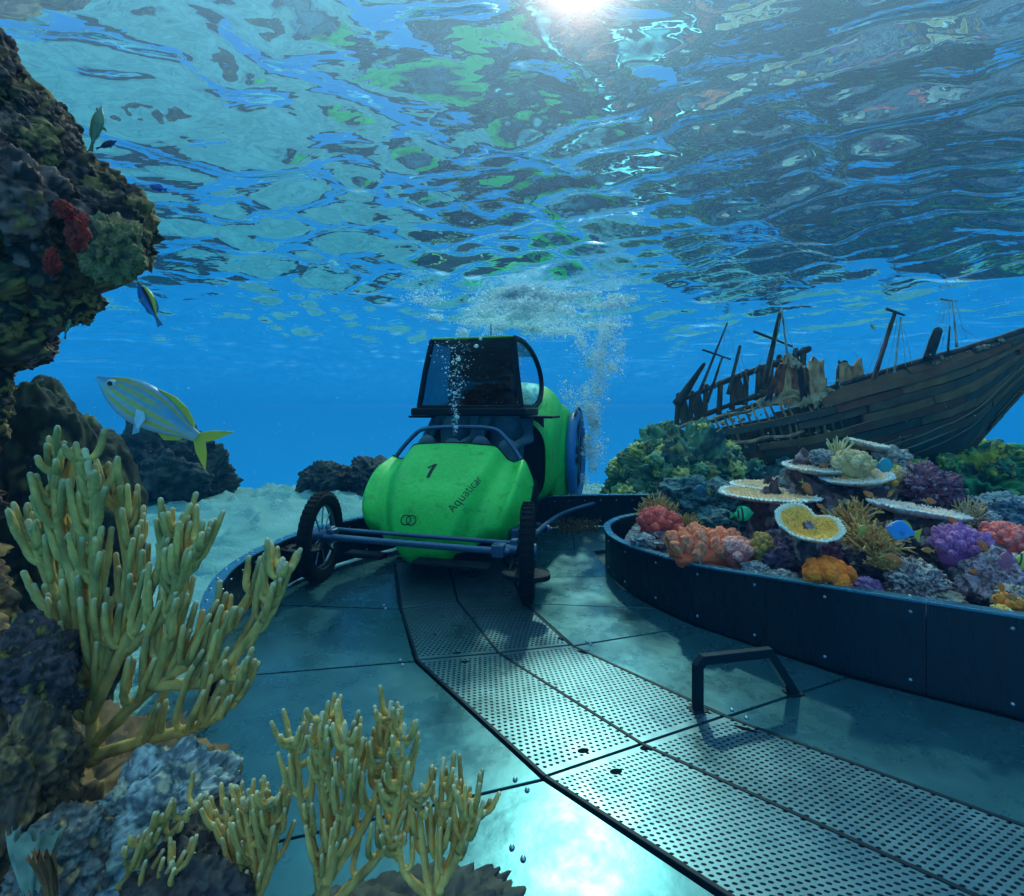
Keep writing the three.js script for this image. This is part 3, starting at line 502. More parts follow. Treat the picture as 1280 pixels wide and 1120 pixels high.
// a plate coral on a stalk: a thin disc with radial ribs and a pale growing edge
function plateCoral(label, at, rx, rz, o = {}) {
  const t = thing('plate_coral', label, 'coral', at, 0, o.group), seed = o.seed ?? 1, cols = warm(o.cols ?? [[0.50, 0.42, 0.20], [0.66, 0.60, 0.38]]), cup = o.cup ?? 0.06, th = o.th ?? 0.022, notch = o.notch;
  const edge = (a) => (1 + 0.10 * fbm(Math.cos(a) * 1.6 + seed, Math.sin(a) * 1.6, seed, 3) + 0.02 * Math.sin(a * 47)) * (notch === undefined ? 1 : 1 - 0.35 * Math.exp(-((Math.atan2(Math.sin(a - notch), Math.cos(a - notch)) / 0.42) ** 2)));
  const top = (i, j) => { const a = i * Math.PI * 2, e = edge(a), rr = j * e; return [Math.cos(a) * rr * rx, cup * rx * rr * rr + 0.0035 * Math.sin(a * 90 + 9 * noise(rr * 4, a, seed)) * sstep(j, 0.15, 0.4) + 0.012 * fbm(Math.cos(a) * rr * 3, Math.sin(a) * rr * 3, seed, 2), Math.sin(a) * rr * rz]; };
  const a1 = sheet(200, 20, (i, j) => { const p = top(i, j); p[1] += th / 2 * (1 - Math.pow(j, 6)); return p; }, true), a2 = sheet(200, 8, (i, j) => { const p = top(i, j); p[1] -= th / 2 + (1 - j) * 0.05; if (j === 1) p[1] += th / 2; return p; });
  const g = join([a1, a2]), inv = (x, z) => Math.hypot(x / rx, z / rz) / edge(Math.atan2(z / rz, x / rx));
  paint(g, (x, y, z) => { const d = inv(x, z), w = sstep(d + 0.06 * noise(x * 40, seed, z * 40), 0.86, 0.94); return mix3(times3(mix3(cols[0], cols[1], clamp(0.5 + 1.2 * fbm(x * 9, seed, z * 9, 3), 0, 1)), 0.9 + 0.25 * noise(x * 60, 1, z * 60)), o.rim ?? [0.80, 0.82, 0.76], w); });
  const plate = put('plate', g, skin, t); plate.rotation.set(o.tx ?? 0, o.ty ?? 0, o.tz ?? 0, 'YXZ');
  // the polyps on top and the nubs round the edge
  const r = rng(seed * 53 + 1), nub = plainPos(new THREE.ConeGeometry(1, 1, 5).translate(0, 0.5, 0)), list = [], cup2 = nub.clone().toNonIndexed(); cup2.computeVertexNormals();
  const N2 = o.polyps ?? 500;
  for (let k = 0; k < N2; k++) {
    const onRim = k < N2 * 0.3, a = onRim ? k / (N2 * 0.3) * Math.PI * 2 : r() * Math.PI * 2, j = onRim ? 0.985 : Math.sqrt(r()) * 0.97, p = top(a / Math.PI / 2, j), s = (o.nub ?? 0.006) * (0.7 + 0.6 * r());
    const q = cup2.clone(), lean = onRim ? 1.1 : 0.4 * j; move(q, p[0], p[1] + th / 2 * (1 - Math.pow(j, 6)) - 0.002, p[2], 0, -a, -lean, [s, s * 2.2, s]);
    const c = mix3(times3(cols[1], 1.15), o.rim ?? [0.80, 0.82, 0.76], j > 0.84 ? 1 : 0.05); paint(q, () => c); list.push(q);
  }
  const pol = put('polyps', mergeGeometries(list), skin, plate); pol.userData.kind = 'stuff';
  if (o.stalk !== 0) { const h = o.stalk ?? 0.3, s = paint(lump(rx * 0.38, h * 0.6, rz * 0.38, seed, 12, 0.35, 2, 0.2), palette(STONE, 8, seed)); s.translate(0, -h * 0.5, 0); put('stalk', s, skin, t); }
  return t;
}
{
  const G = 'stones in the coral planter';
  // the bed of the planter: a mound of dark rubble under everything
  const bed = sheet(150, 90, (i, j) => {
    const t = i, p = planter.curve.getPoint(0.0 + t * 0.56), back = V(lerp(5.4, 1.15, Math.pow(t, 0.55)), 0, -4.7), k = lerp(0.012, 1, j), x = lerp(p.x, back.x, k), z = lerp(p.z, back.z, k);
    const y = lerp(p.y - 0.10, 0.20, k) + 0.05 * fbm(x * 5, 2, z * 5, 4) + 0.05 * ridged(x * 7, 5, z * 7, 3);
    return [x, y, z];
  });
  const bedMesh = put('rubble_bed', paint(bed, palette([[0.05, 0.06, 0.08], [0.2, 0.22, 0.24], [0.08, 0.07, 0.10], [0.3, 0.3, 0.3]], 3.5, 3)), skin, planter.t);
  const S = (label, px, py, d, rx, ry, cols, seed, o = {}) => stone('reef_stone', label, atDepth(px, py, d), [rx / 640 * d, ry / 640 * d, (o.rz ?? (rx + ry) / 2) / 640 * d], seed, cols, o);
  S('tall dark mottled rock pillar carrying the upper plate corals', 1050, 655, 3.45, 70, 75, STONE, 11, { detail: 34, rough: 0.45 });
  S('blue grey rock shelf under the top plate corals', 1030, 610, 3.50, 42, 36, [[0.10, 0.15, 0.18], [0.25, 0.30, 0.33], [0.08, 0.10, 0.13]], 12);
  S('purple brown rock below the yellow cup coral', 985, 700, 2.98, 36, 36, [[0.08, 0.05, 0.09], [0.20, 0.10, 0.17], [0.05, 0.04, 0.06], [0.25, 0.18, 0.2]], 13, { detail: 28 });
  S('maroon rock behind the orange folded sponge', 1030, 700, 2.95, 30, 30, [[0.12, 0.03, 0.06], [0.22, 0.08, 0.12], [0.06, 0.03, 0.05]], 14);
  S('dark rock under the long thin plate coral', 1140, 690, 3.0, 60, 50, STONE, 15, { detail: 30 });
  S('white flecked rock standing under the blue fish', 1145, 735, 2.55, 34, 32, [[0.06, 0.05, 0.05], [0.6, 0.55, 0.5], [0.14, 0.08, 0.09], [0.42, 0.3, 0.33]], 16, { detail: 30, tone: 5 });
  S('small violet crusted stone near the planter rim', 1084, 735, 2.55, 16, 12, [[0.16, 0.06, 0.2], [0.4, 0.22, 0.45]], 17);
  S('lilac and white stone under the pink coral', 1240, 725, 2.45, 34, 36, [[0.16, 0.08, 0.10], [0.55, 0.42, 0.45], [0.22, 0.1, 0.14], [0.5, 0.38, 0.28]], 18, { detail: 30, tone: 4 });
  S('dark plum rock behind the purple lobed coral', 1190, 705, 2.75, 46, 44, STONE, 19, { detail: 28 });
  S('rust and white crusted stone at the planter edge', 1270, 752, 2.25, 22, 18, [[0.3, 0.12, 0.03], [0.5, 0.45, 0.4], [0.12, 0.07, 0.05]], 20, { tone: 4 });
  S('grey rubble stone next to the salmon coral', 945, 712, 2.85, 16, 9, PALE, 21); S('pale pebble cluster below the mustard pillar coral', 976, 722, 2.75, 20, 9, PALE, 22);
  S('knobbly grey stone between the cup coral and gold coral', 1052, 690, 2.9, 14, 16, [[0.12, 0.10, 0.14], [0.34, 0.3, 0.36], [0.1, 0.08, 0.1]], 23);
  S('pale flat stone at the rounded planter end', 805, 676, 3.55, 18, 8, PALE, 24); S('dark stone under the dull red coral', 825, 676, 3.75, 30, 12, STONE, 25);
  S('whitish lump resting on the highest left plate coral', 1030, 574, 3.4, 18, 11, PALE, 26, { fine: 0.3 }); S('beige pitted boulder coral near the teal fish', 1112, 577, 3.45, 20, 18, [[0.3, 0.26, 0.2], [0.5, 0.45, 0.38], [0.2, 0.16, 0.15]], 27, { category: 'coral' });
  S('maroon pitted boulder coral with white crust', 1160, 612, 3.2, 30, 28, [[0.16, 0.03, 0.07], [0.30, 0.12, 0.18], [0.10, 0.02, 0.05], [0.55, 0.45, 0.5]], 28, { category: 'coral', fine: 0.34, tone: 4 });
  S('white crusted ledge beside the maroon boulder coral', 1128, 596, 3.35, 14, 18, PALE, 29);
  S('brown rock wall below the yellow column coral', 1085, 618, 3.42, 40, 26, [[0.10, 0.06, 0.04], [0.26, 0.16, 0.10], [0.06, 0.05, 0.06]], 30);
  S('cyan grey boulder at the back of the planter', 862, 622, 4.45, 36, 24, TEALY, 31); S('rounded teal rock behind the broad plate coral', 908, 630, 4.4, 40, 26, TEALY, 32); S('blue green rock near the black barred fish', 895, 655, 4.1, 30, 18, TEALY, 33);
  S('slate blue rock at the far end by the cream coral', 1262, 640, 3.3, 30, 22, [[0.06, 0.10, 0.14], [0.22, 0.32, 0.38], [0.08, 0.1, 0.13]], 34, { fine: 0.3 }); S('ash white rubble beside the cream bush coral', 1232, 655, 3.0, 20, 14, PALE, 35, { fine: 0.3 });
  S('buff stone along the planter rim', 1185, 748, 2.42, 22, 9, [[0.2, 0.15, 0.1], [0.42, 0.38, 0.3]], 36); S('black stone under the gold branch corals', 1100, 715, 2.75, 40, 26, [[0.03, 0.03, 0.04], [0.08, 0.06, 0.08], [0.12, 0.1, 0.12]], 37);
  const r = rng(77);
  for (let k = 0; k < 46; k++) { const t = 0.02 + 0.46 * r(), p = planter.curve.getPoint(t), d = planter.curve.getTangent(t), n = V(-d.z, 0, d.x).normalize(), o = 0.07 + 0.25 * r(), s = 0.018 + 0.03 * r(); const m = stone('pebble', 'loose grey and violet pebble among the corals inside the planter rim', V(p.x + n.x * o, p.y - 0.075, p.z + n.z * o), [s * 1.3, s, s * 1.1], 40 + k, k % 3 ? PALE : STONE, { detail: 6, group: 'pebbles inside the planter rim', category: 'pebble' }); }

  const at = atDepth;
  plateCoral('broad flat cream plate coral with white edge over the barred fish', at(962, 618, 3.45), 0.315, 0.33, { seed: 2, cols: [[0.42, 0.32, 0.16], [0.58, 0.50, 0.30]], stalk: 0.42, polyps: 700, cup: 0.03 });
  plateCoral('second cream plate coral tucked behind the broad flat one', at(968, 607, 3.75), 0.30, 0.26, { seed: 3, cols: [[0.42, 0.36, 0.2], [0.6, 0.55, 0.4]], stalk: 0.4, polyps: 300, cup: 0.02 });
  plateCoral('golden yellow scalloped cup coral tipped towards the walkway', at(1009, 659, 2.72), 0.160, 0.150, { seed: 4, cols: [[0.62, 0.34, 0.03], [0.82, 0.54, 0.11]], tx: 0.5, tz: 0.05, cup: 0.25, notch: -0.75, stalk: 0.2, polyps: 1100, nub: 0.0055, rim: [0.85, 0.82, 0.66] });
  plateCoral('pale plate coral with a whitish lump on top of it', at(1024, 585, 3.42), 0.215, 0.2, { seed: 5, cols: [[0.42, 0.44, 0.36], [0.58, 0.58, 0.5]], stalk: 0.1, tx: 0.08 });
  plateCoral('cream plate coral under the pale yellow knob coral', at(1070, 597, 3.25), 0.205, 0.18, { seed: 6, cols: [[0.5, 0.46, 0.3], [0.62, 0.58, 0.42]], stalk: 0.1, tz: 0.12, tx: 0.1 });
  plateCoral('smooth mint green plate coral tilted at the very top', at(1088, 556, 3.5), 0.165, 0.12, { seed: 7, cols: [[0.42, 0.55, 0.46], [0.56, 0.66, 0.56]], stalk: 0.06, tz: -0.2, tx: 0.12, polyps: 160, nub: 0.004 });
  plateCoral('long thin white plate coral shading the dark rock', at(1148, 637, 2.95), 0.275, 0.16, { seed: 8, cols: [[0.55, 0.52, 0.46], [0.68, 0.66, 0.6]], stalk: 0.05, tz: -0.15, tx: 0.03, cup: 0.01, th: 0.028 });
  lobeCoral('salmon pink knobby coral spreading along the planter rim', at(882, 694, 3.12), [0.225, 0.10, 0.13], 30, 0.040, [[0.85, 0.14, 0.06], [0.95, 0.40, 0.24]], 3, { detail: 10, long: 1.9, fine: 0.3 });
  lobeCoral('rosy white tipped coral clump ending the salmon coral', at(921, 694, 2.98), [0.075, 0.075, 0.07], 20, 0.026, [[0.55, 0.14, 0.13], [0.75, 0.5, 0.48]], 4);
  lobeCoral('dull red knobby coral in the rounded planter end', at(823, 662, 3.85), [0.13, 0.11, 0.11], 30, 0.034, [[0.52, 0.06, 0.06], [0.72, 0.2, 0.17]], 5, { long: 1.7 });
  lobeCoral('violet coral of smooth rounded fingers', at(1200, 692, 2.58), [0.105, 0.10, 0.09], 36, 0.025, [[0.22, 0.07, 0.30], [0.48, 0.25, 0.58]], 6, { long: 2.0, fine: 0.05, name: 'finger_coral' });
  lobeCoral('coral pink knobby coral above the pink fish', at(1256, 684, 2.72), [0.105, 0.09, 0.09], 34, 0.026, [[0.75, 0.10, 0.10], [0.9, 0.30, 0.27]], 7, { long: 1.6 });
  lobeCoral('vivid orange folded sponge at the planter rim', at(1035, 724, 2.58), [0.105, 0.07, 0.08], 12, 0.044, [[0.90, 0.13, 0.005], [0.95, 0.24, 0.015]], 8, { long: 0.9, fine: 0.08, name: 'orange_sponge', detail: 12 });
  lobeCoral('pale yellow knobby coral sitting on a cream plate coral', at(1066, 586, 3.25), [0.10, 0.085, 0.09], 34, 0.026, [[0.45, 0.40, 0.18], [0.68, 0.64, 0.40]], 9);
  lobeCoral('yellow column coral of stacked lumps', at(1117, 612, 3.3), [0.055, 0.12, 0.05], 22, 0.027, [[0.62, 0.44, 0.08], [0.75, 0.62, 0.24]], 10, { name: 'column_coral' });
  lobeCoral('mustard pillar coral next to the purple brown rock', at(953, 692, 2.95), [0.05, 0.10, 0.05], 24, 0.02, [[0.32, 0.22, 0.04], [0.5, 0.38, 0.12]], 11, { name: 'column_coral' });
  lobeCoral('small amber sponge lumps at the planter edge', at(1262, 756, 2.2), [0.05, 0.025, 0.04], 9, 0.018, [[0.6, 0.2, 0.02], [0.7, 0.36, 0.06]], 12, { name: 'orange_sponge' });
  lobeCoral('lemon coral lump on the planter rim', at(1252, 766, 2.16), [0.035, 0.018, 0.03], 9, 0.012, [[0.55, 0.45, 0.1], [0.75, 0.66, 0.25]], 13);
  bushCoral('olive spiky bush coral at the rounded planter end', at(820, 652, 4.05), [0.17, 0.20], 44, 0.05, [[0.16, 0.15, 0.05], [0.5, 0.46, 0.2]], 1, { twigs: 6 });
  bushCoral('small olive bush coral behind the salmon coral', at(860, 660, 3.95), [0.095, 0.11], 32, 0.055, [[0.2, 0.2, 0.06], [0.52, 0.5, 0.22]], 2, { twigs: 5 });
  bushCoral('gold branching coral right of the yellow cup coral', at(1066, 662, 2.95), [0.12, 0.16], 30, 0.05, [[0.26, 0.18, 0.04], [0.62, 0.5, 0.2]], 3);
  bushCoral('large gold branching coral in front of the blue fish', at(1088, 690, 2.72), [0.13, 0.17], 40, 0.05, [[0.28, 0.19, 0.04], [0.64, 0.52, 0.22]], 4, { open: 1.0 });
  bushCoral('drooping gold branching coral over the black stone', at(1104, 712, 2.6), [0.09, 0.09], 30, 0.06, [[0.22, 0.15, 0.03], [0.55, 0.45, 0.18]], 5, { open: 1.0 });
  bushCoral('cream bush coral beyond the violet finger coral', at(1206, 662, 3.05), [0.15, 0.17], 60, 0.045, [[0.34, 0.3, 0.16], [0.62, 0.58, 0.38]], 6, { twigs: 5 });
  bushCoral('pale green antler coral standing by the top plate', at(1047, 576, 3.4), [0.07, 0.14], 9, 0.13, [[0.36, 0.48, 0.22], [0.6, 0.68, 0.4]], 7, { twigs: 3, open: 0.6 });
  bushCoral('white spiky coral crust on the brown rock', at(1130, 600, 3.25), [0.06, 0.07], 24, 0.07, [[0.4, 0.42, 0.42], [0.7, 0.72, 0.7]], 8);

  // reef outside the deck: the slope below the wreck and the green mound beneath its bow
  const mound = (label, at, r, seed, cols, n, size) => {
    const t = thing('reef_mound', label, 'reef', at), q = rng(seed);
    const core = paint(lump(r[0], r[1], r[2], seed, 40, 0.5, 2.2, 0.2), palette(cols, 2.4 / r[0], seed)); put('core', core, skin, t);
    const p = core.attributes.position, kinds = [0, 1, 2, 3].map((k) => paint(lump(1, 0.8, 1, seed + k, 6, 0.5, 2.2, 0.4), palette([cols[k % cols.length], times3(cols[(k + 1) % cols.length], 1.5), times3(cols[cols.length - 1], 1.2)], 1.4, k + seed)));
    for (let k = 0; k < n; k++) { const i = Math.floor(q() * p.count), m = put('clump', kinds[k % 4], skin, t); if (p.getY(i) < -r[1] * 0.3) { t.remove(m); continue; } m.position.set(p.getX(i), p.getY(i), p.getZ(i)); m.rotation.set(q() * 3, q() * 6, q() * 3); m.scale.setScalar(size * (0.5 + q())); }
    return t;
  };
  mound('green and yellow algae covered reef mound under the bow of the wreck', V(5.55, 0.12, -6.2), [1.05, 0.62, 0.7], 3, [[0.02, 0.13, 0.06], [0.06, 0.30, 0.10], [0.02, 0.08, 0.06], [0.50, 0.48, 0.05]], 190, 0.085);
  mound('yellow green reef slope at the stern of the wreck', V(2.25, 0.20, -6.65), [0.85, 0.70, 0.55], 5, [[0.05, 0.18, 0.13], [0.16, 0.36, 0.20], [0.04, 0.11, 0.10], [0.60, 0.56, 0.16]], 220, 0.08);
  mound('dark teal reef knoll against the hull of the wreck', V(3.2, -0.05, -6.55), [0.8, 0.5, 0.4], 6, [[0.02, 0.07, 0.08], [0.04, 0.14, 0.14], [0.02, 0.05, 0.06], [0.2, 0.26, 0.12]], 90, 0.08);
  // far rocks on the sand
  stone('sea_rock', 'large dark rock on the sand behind the striped fish', V(-5.55, 0.15, -8.3), [0.86, 0.80, 0.8], 3, [[0.02, 0.03, 0.035], [0.06, 0.07, 0.06], [0.015, 0.02, 0.03]], { detail: 40 });
  stone('sea_rock', 'dark rock with a sloping top on the sand behind the left wheel', V(-3.15, -0.05, -8.7), [0.42, 0.36, 0.4], 4, [[0.015, 0.02, 0.025], [0.05, 0.06, 0.05], [0.01, 0.015, 0.02]], { detail: 28 });
  stone('sea_rock', 'long low rock ridge running behind the green fairing', V(-2.45, -0.02, -9.0), [0.75, 0.38, 0.4], 5, [[0.02, 0.03, 0.035], [0.05, 0.06, 0.06], [0.015, 0.02, 0.03]], { detail: 30, rough: 0.5 });
}

// ---------------------------------------------------------------- the wreck
{
  const wreck = thing('shipwreck', 'broken dark wooden sailing ship leaning on the reef behind the coral planter', 'shipwreck');
  const r = rng(404);
  const SH = [[0, 806, 548, 7.5], [0.14, 852, 534, 7.15], [0.28, 922, 518, 6.75], [0.42, 1000, 499, 6.4], [0.56, 1080, 474, 6.1], [0.70, 1160, 451, 5.85], [0.84, 1240, 428, 5.62], [0.92, 1290, 411, 5.5], [1.0, 1350, 388, 5.4]];
  const KL = [[0, 818, 606, 7.6], [0.14, 860, 622, 7.3], [0.28, 930, 632, 7.0], [0.42, 1005, 634, 6.7], [0.56, 1085, 624, 6.45], [0.70, 1160, 604, 6.2], [0.76, 1196, 586, 6.05], [0.84, 1240, 536, 5.8], [0.92, 1288, 484, 5.6], [1.0, 1350, 410, 5.42]];
  const follow = (L, s) => { let k = 0; while (k < L.length - 2 && L[k + 1][0] < s) k++; const u = (s - L[k][0]) / (L[k + 1][0] - L[k][0]); const c = (n) => { const a = L[Math.max(0, k - 1)][n], b = L[k][n], d = L[k + 1][n], e = L[Math.min(L.length - 1, k + 2)][n]; return lerp(b, d, u) + 0.12 * (lerp((b - a) - (d - b), (d - b) - (e - d), u)) * u * (1 - u); }; return atDepth(c(1), c(2), c(3)); };
  const hull = (s, t, out = 0) => { const a = follow(SH, s), b = follow(KL, s), p = a.lerp(b, t), w = sstep(1 - s, 0, 0.3); p.z += (0.26 * w + 0.02) * Math.sin(Math.PI * Math.pow(Math.max(0, t), 0.75)) + out; p.y += 0.01 * noise(s * 30, t * 9, 1); return p; };
  // hull planks, one mesh each
  const woods = [0, 1, 2, 3, 4].map(() => tinted(0.92)), tone = [[0.12, 0.090, 0.062], [0.20, 0.11, 0.060], [0.25, 0.14, 0.065], [0.08, 0.085, 0.07], [0.20, 0.08, 0.048]];
  const strakes = 15;
  const plank = (s0, s1, t0, t1, kind, out) => {
    const n = Math.max(3, Math.round((s1 - s0) / 0.02)), ph = r() * 50, sagA = (r() - 0.5) * 0.012;
    const ring = (s) => { const e = sagA * Math.sin((s - s0) / (s1 - s0) * Math.PI), w = (k) => 0.003 * noise(s * 60 + ph, k, ph); const a = hull(s, t0 + e + w(1), out), b = hull(s, t1 + e + w(7), out), d = a.clone().setZ(a.z - 0.045), c = b.clone().setZ(b.z - 0.045); return [a, b, c, d, a]; };
    const g = sheet(4, n, (i, j) => ring(lerp(s0, s1, j))[Math.round(i * 4)].toArray()).toNonIndexed(); g.computeVertexNormals();
    paint(g, (x, y, z) => { const k = 0.7 + 0.9 * Math.abs(noise(x * 9 + ph, y * 60, z * 9)); const m = sstep(fbm(x * 2.3, y * 4, z * 2.3 + 3, 3), 0.05, 0.3); return mix3(times3(tone[kind], k), [0.05, 0.10, 0.07], m * 0.6); });
    put('hull_plank', g, woods[kind], wreck);
  };
  for (let k = 0; k < strakes; k++) {
    const t0 = Math.pow(k / strakes, 1.05), t1 = Math.pow((k + 1) / strakes, 1.05) - 0.004;
    let s = r() * 0.08;
    while (s < 1) {
      const e = Math.min(1, s + 0.14 + r() * 0.12), broken = s < 0.40 && k < 5 ? 0.75 : s < 0.5 && k < 2 ? 0.5 : s < 0.25 && k < 9 ? 0.45 : 0.0;
      if (r() >= broken) plank(s + 0.0015, e - 0.0015, t0, t1, Math.floor(r() * 5), (r() - 0.3) * 0.04);
      s = e;
    }
  }
  put('inner_hull', paint(sheet(60, 10, (i, j) => hull(lerp(0.36, 0.99, i), lerp(0.06, 0.98, j), -0.075).toArray()), (x, y, z) => times3([0.16, 0.10, 0.06], 0.8 + 0.6 * noise(x * 7, y * 30, z * 7))), tinted(0.95), wreck);
  put('inner_hull', paint(sheet(30, 10, (i, j) => { const p = hull(lerp(0.0, 0.37, i), lerp(0.10, 0.98, j), -0.16); return p.toArray(); }), (x, y, z) => times3([0.16, 0.10, 0.06], 0.8 + 0.6 * noise(x * 7, y * 30, z * 7))), tinted(0.95), wreck);
  // pale worn rubbing strakes and split edges along the side
  const pale = mat([0.34, 0.30, 0.25], 0.9), rust = tinted(0.9), rope = mat([0.42, 0.46, 0.46], 0.8), spar = tinted(0.9);
  const woodTone = (g, a, b, sc = 6) => paint(g, (x, y, z) => times3(mix3(a, b, clamp(0.5 + 1.6 * fbm(x * sc, y * sc * 0.5, z * sc, 3), 0, 1)), clamp(1.0 + 1.3 * noise(x * 38, y * 9, z * 38), 0.12, 1.2)));
  for (const [s0, s1, t0, t1, w] of [[0.42, 0.62, 0.52, 0.50, 0.006], [0.44, 0.52, 0.70, 0.70, 0.007], [0.55, 0.93, 0.56, 0.40, 0.006], [0.58, 0.72, 0.62, 0.56, 0.009], [0.35, 0.58, 0.34, 0.30, 0.005], [0.62, 0.8, 0.68, 0.58, 0.005]]) {
    const pts = []; for (let k = 0; k <= 12; k++) pts.push(hull(lerp(s0, s1, k / 12), lerp(t0, t1, k / 12), 0.022)); put('rubbing_strake', tube(pts, [w * 0.4, w, w, w * 0.3], 24, 5), pale, wreck);
  }
  // cap rail and bulwark stanchions
  { const pts = []; for (let k = 0; k <= 24; k++) pts.push(hull(lerp(0.40, 1, k / 24), -0.012, -0.02)); put('cap_rail', woodTone(tube(pts, [0.03, 0.035, 0.035], 60, 6), [0.04, 0.04, 0.04], [0.14, 0.10, 0.07]), spar, wreck); }
  for (let k = 0; k < 26; k++) { const s = 0.02 + k * 0.0185 + r() * 0.006, up = 0.02 + r() * 0.05; const pts = []; for (let q = 0; q <= 7; q++) pts.push(hull(s + 0.004 * q / 7, lerp(-up * (s < 0.4 ? 1 : 2), 0.62, q / 7), -0.055)); put('rib', woodTone(tube(pts, [0.014, 0.02, 0.022], 12, 6), [0.07, 0.05, 0.035], s > 0.2 && s < 0.48 && k % 3 ? [0.62, 0.40, 0.20] : [0.20, 0.20, 0.12]), rust, wreck); }
  // remaining rails and deck edge of the broken near side, crusted
  for (const [t, s1, w] of [[-0.01, 0.42, 0.022], [0.28, 0.40, 0.03], [0.56, 0.30, 0.035]]) { const pts = []; for (let k = 0; k <= 14; k++) pts.push(hull(lerp(0.02, s1, k / 14), t + 0.012 * Math.sin(k * 2.1), -0.03)); put('broken_rail', woodTone(tube(pts, [w * 0.6, w, w, w * 0.8], 40, 6, (c) => 1 + 0.5 * noise(c.x * 14, c.y * 14, c.z * 14)), [0.10, 0.11, 0.08], [0.60, 0.40, 0.22], 5), rust, wreck); }
  // far bulwark with square ports
  const FB = [[0, 842, 512, 8.0], [0.3, 905, 488, 7.7], [0.6, 962, 466, 7.45], [1, 1010, 447, 7.25]], far = (s, h) => { const p = follow(FB, s); p.y += h; return p; };
  for (let k = 0; k < 12; k++) { const s = 0.02 + k / 12, a = far(s, -0.34), b = far(s + 0.012, 0.12 + r() * 0.10); put('stanchion', woodTone(tube([a, b], [0.045, 0.04], 3, 5), [0.03, 0.04, 0.04], [0.16, 0.11, 0.07]), rust, wreck); }
  for (const h of [0.10, -0.28, -0.42]) put('far_rail', woodTone(tube([far(0, h), far(0.35, h + 0.03), far(0.7, h), far(1, h + 0.02)], [0.04, 0.05, 0.05], 24, 6, (c) => 1 + 0.4 * noise(c.x * 12, c.y * 12, 3)), [0.025, 0.035, 0.035], [0.12, 0.09, 0.06]), rust, wreck);
  for (const k of [0, 1, 4, 6, 8, 10]) { const a = far(0.03 + k / 12, -0.1), b = far(0.10 + k / 12, -0.1), c = a.clone().lerp(b, 0.5); put('bulwark_board', woodTone(move(box(a.distanceTo(b) * 0.9, 0.40, 0.03, 0.01), c.x, c.y, c.z, 0, Math.atan2(-(b.z - a.z), b.x - a.x), 0.25), [0.03, 0.04, 0.04], [0.10, 0.08, 0.06]), rust, wreck); }
  // remains of the deckhouse: leaning frames and boards, rust and tan
  const slab = (px, py, d, w, h, th, rz, a, b, name = 'deckhouse_board') => { const c = atDepth(px, py, d); const g = new THREE.BoxGeometry(w / 640 * d, h / 640 * d, th, 8, 14, 2), p = g.attributes.position; for (let k = 0; k < p.count; k++) { const x = p.getX(k), y = p.getY(k); p.setXYZ(k, x * (1 + 0.18 * noise(y * 9, px, 1)) + 0.02 * noise(x * 9, y * 9, py), y + 0.09 * noise(x * 16 + px, 2, y * 3), p.getZ(k)); } const n = g.toNonIndexed(); n.deleteAttribute('uv'); n.computeVertexNormals(); put(name, woodTone(move(n, c.x, c.y, c.z, 0, -0.25, rz), a, b, 8), rust, wreck); };
  const TAN = [0.85, 0.50, 0.23], RED = [0.48, 0.14, 0.055], DK = [0.035, 0.03, 0.032];
  for (const [px, py, w, h, rz, a, b] of [[966, 482, 7, 44, -0.35, RED, DK], [975, 478, 8, 50, -0.15, DK, RED], [984, 474, 9, 56, 0, RED, TAN], [992, 478, 9, 46, 0.1, RED, DK], [1000, 480, 9, 40, 0.15, DK, DK], [1008, 482, 8, 38, 0.1, DK, RED], [1021, 476, 17, 52, 0.05, TAN, RED], [1030, 497, 30, 16, 0.2, TAN, [0.6, 0.42, 0.25]], [1064, 473, 28, 40, 0.08, TAN, RED], [1052, 470, 10, 42, -0.1, DK, DK], [1040, 492, 26, 8, -0.25, TAN, DK], [972, 498, 46, 9, 0.3, TAN, [0.3, 0.22, 0.14]], [1003, 500, 44, 10, 0.28, [0.14, 0.12, 0.08], TAN]]) slab(px, py, 6.42 - (px - 960) * 0.0022, w, h, 0.05, rz, a, b);
  for (const [px, py, w, h, rz] of [[985, 455, 24, 8, 0.5], [992, 457, 24, 7, -0.55], [985, 448, 10, 10, 0.8], [1006, 464, 26, 6, -0.5]]) slab(px, py, 6.38, w, h, 0.06, rz, TAN, [0.55, 0.48, 0.34], 'crusted_beam');
  // masts and spars
  const mast = (name, x0, y0, x1, y1, d0, d1, w0, w1, a, b) => put(name, woodTone(tube([atDepth(x0, y0, d0), atDepth((x0 + x1) / 2, (y0 + y1) / 2, (d0 + d1) / 2), atDepth(x1, y1, d1)], [w0 / 640 * d0, w1 / 640 * d1], 12, 8, (c) => 1 + 0.12 * noise(c.y * 9, c.x * 9, 2)), a, b, 9), spar, wreck);
  const BR = [0.06, 0.055, 0.05], GY = [0.40, 0.44, 0.44];
  mast('mast', 846, 506, 880, 455, 7.6, 7.5, 6.5, 2.2, [0.02, 0.03, 0.03], BR); mast('mast', 868, 506, 909, 404, 7.4, 7.2, 2.4, 1.0, BR, [0.1, 0.09, 0.07]); mast('mast', 884, 503, 903, 446, 7.4, 7.3, 2.0, 1.4, BR, BR); mast('mast', 910, 493, 925, 433, 7.2, 7.1, 2.6, 2.0, BR, [0.13, 0.11, 0.08]);
  mast('mast', 956, 478, 975, 392, 6.6, 6.3, 4.0, 2.4, BR, [0.17, 0.12, 0.08]); mast('topmast', 985, 450, 977, 386, 6.25, 6.1, 1.6, 0.9, GY, [0.6, 0.62, 0.6]); mast('yard', 878, 437, 913, 449, 7.25, 7.25, 1.3, 1.0, BR, BR); mast('yard', 942, 414, 990, 433, 6.35, 6.35, 1.8, 1.3, BR, [0.1, 0.08, 0.06]);
